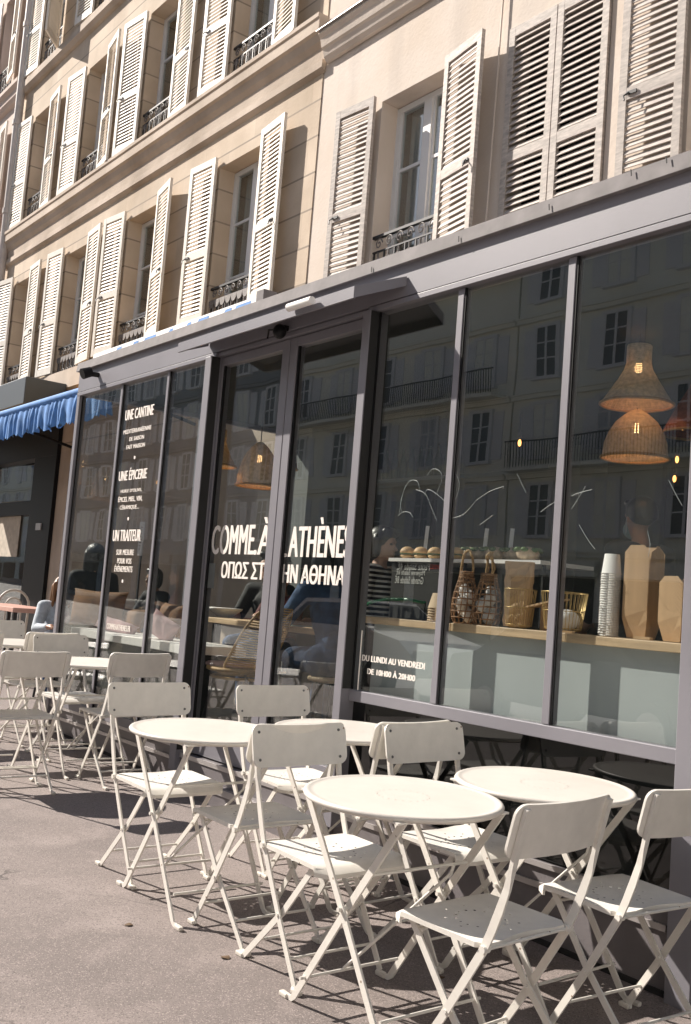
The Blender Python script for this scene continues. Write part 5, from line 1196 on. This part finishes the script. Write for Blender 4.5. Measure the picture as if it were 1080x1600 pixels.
seatz(cushion(122, 172, 938, 1000, 3.62, .14, -6, 20, CB, 'brown velvet cushion nearest the corner post on the window bench'))
seatz(cushion(170, 222, 962, 1000, 3.78, .13, -12, -5, CB, 'brown velvet cushion in the middle of the window bench'))
seatz(cushion(238, 290, 930, 985, 3.80, .14, -10, -8, CB, 'brown velvet cushion with bright piping at the door end of the bench'))
seatz(cushion(152, 196, 978, 1000, 3.50, .12, -40, 10, CP, 'pink linen cushion lying back on the window bench', 6))
seatz(cushion(230, 258, 968, 1008, 3.50, .10, -8, 20, CP, 'pink linen cushion standing on its corner before the door post', 24))
# white printed panels further in
for px0, px1, py0, py1, Y, lab in ((214, 226, 815, 868, 5.2, 'narrow white printed notice hanging inside behind the lettered pane'), (233, 249, 812, 905, 5.0, 'tall white menu board standing inside behind the third pane')):
    A, B = at(px0, py1, Y), at(px1, py0, Y); t = thing('menu_board', lab, 'sign', ((A.x+B.x)/2, Y, FZ)); wpart('sheet', tb(A.x, B.x, Y, Y+.012, A.z, B.z), M['paper_white'], t)
    b = MB(); z = B.z-.06
    while z > A.z+.06:
        b.box(A.x+.03, A.x+(B.x-A.x)*random.uniform(.45, .85), Y-.002, Y-.0005, z-.008, z); z -= .035
    wpart('print', b, mat('brown_print', (.25, .12, .06), .8), t); wpart('stand', tb((A.x+B.x)/2-.015, (A.x+B.x)/2+.015, Y+.012, Y+.03, FZ, B.z-.02), M['iron'], t)

# ================================================================== LITTER ON THE PAVEMENT
def on_ground(px, py):
    z = 0
    for _ in range(20):
        d = _F+_r*((px-540)/FPX)-_u*((py-800)/FPX); P = CAM+d*((z-CAM.z)/d.z); z = gz(P.x, P.y)
    return P
def leaf(px, py, sz, rz, mt, lab):
    P = on_ground(px, py); b = MB(); n = 9; up = []; dn = []
    for i in range(n):
        u = i/(n-1); w_ = math.sin(math.pi*u)**.8*.42; z = .004+.10*math.sin(u*2.6)**2
        up.append((u-.5, w_, z+.10*w_)); dn.append((u-.5, -w_, z+.05*w_))
    mid = [(x, 0, z-.03) for x, _, z in up]
    b.loft([up, mid, dn], caps=False, close=False, smooth=True); b.tube([(-.5, 0, .01), (-.72, .05, .03)], .015, 5)
    o = b.build('fallen_leaf', mt); o.location = (P.x, P.y, P.z+.001); o.rotation_euler = (0, 0, rz); o.scale = (sz,)*3; return tag(o, lab, 'leaf')
lf = mat('dry_leaf', (.10, .06, .03), .8, var=.3)
leaf(201, 1446, .035, 1.1, lf, 'small dry brown leaf alone on the open asphalt')
leaf(352, 1497, .04, .2, lf, 'dry curled leaf by the foot of the chair facing the perforated table')
leaf(690, 1528, .03, 2.2, lf, 'dry leaf in the shade under the perforated table')
P = on_ground(470, 1345); b = MB(); rows = [[(x*.03, y*.02, .004+.008*math.sin(x*2.1+y*3.3)**2) for y in range(-3, 4)] for x in range(-2, 3)]
b.loft(rows, caps=False, close=False); o = b.build('paper_scrap', M['paper_white']); o.location = P; tag(o, 'crumpled pale paper scrap on the asphalt behind the sunlit seat', 'litter')
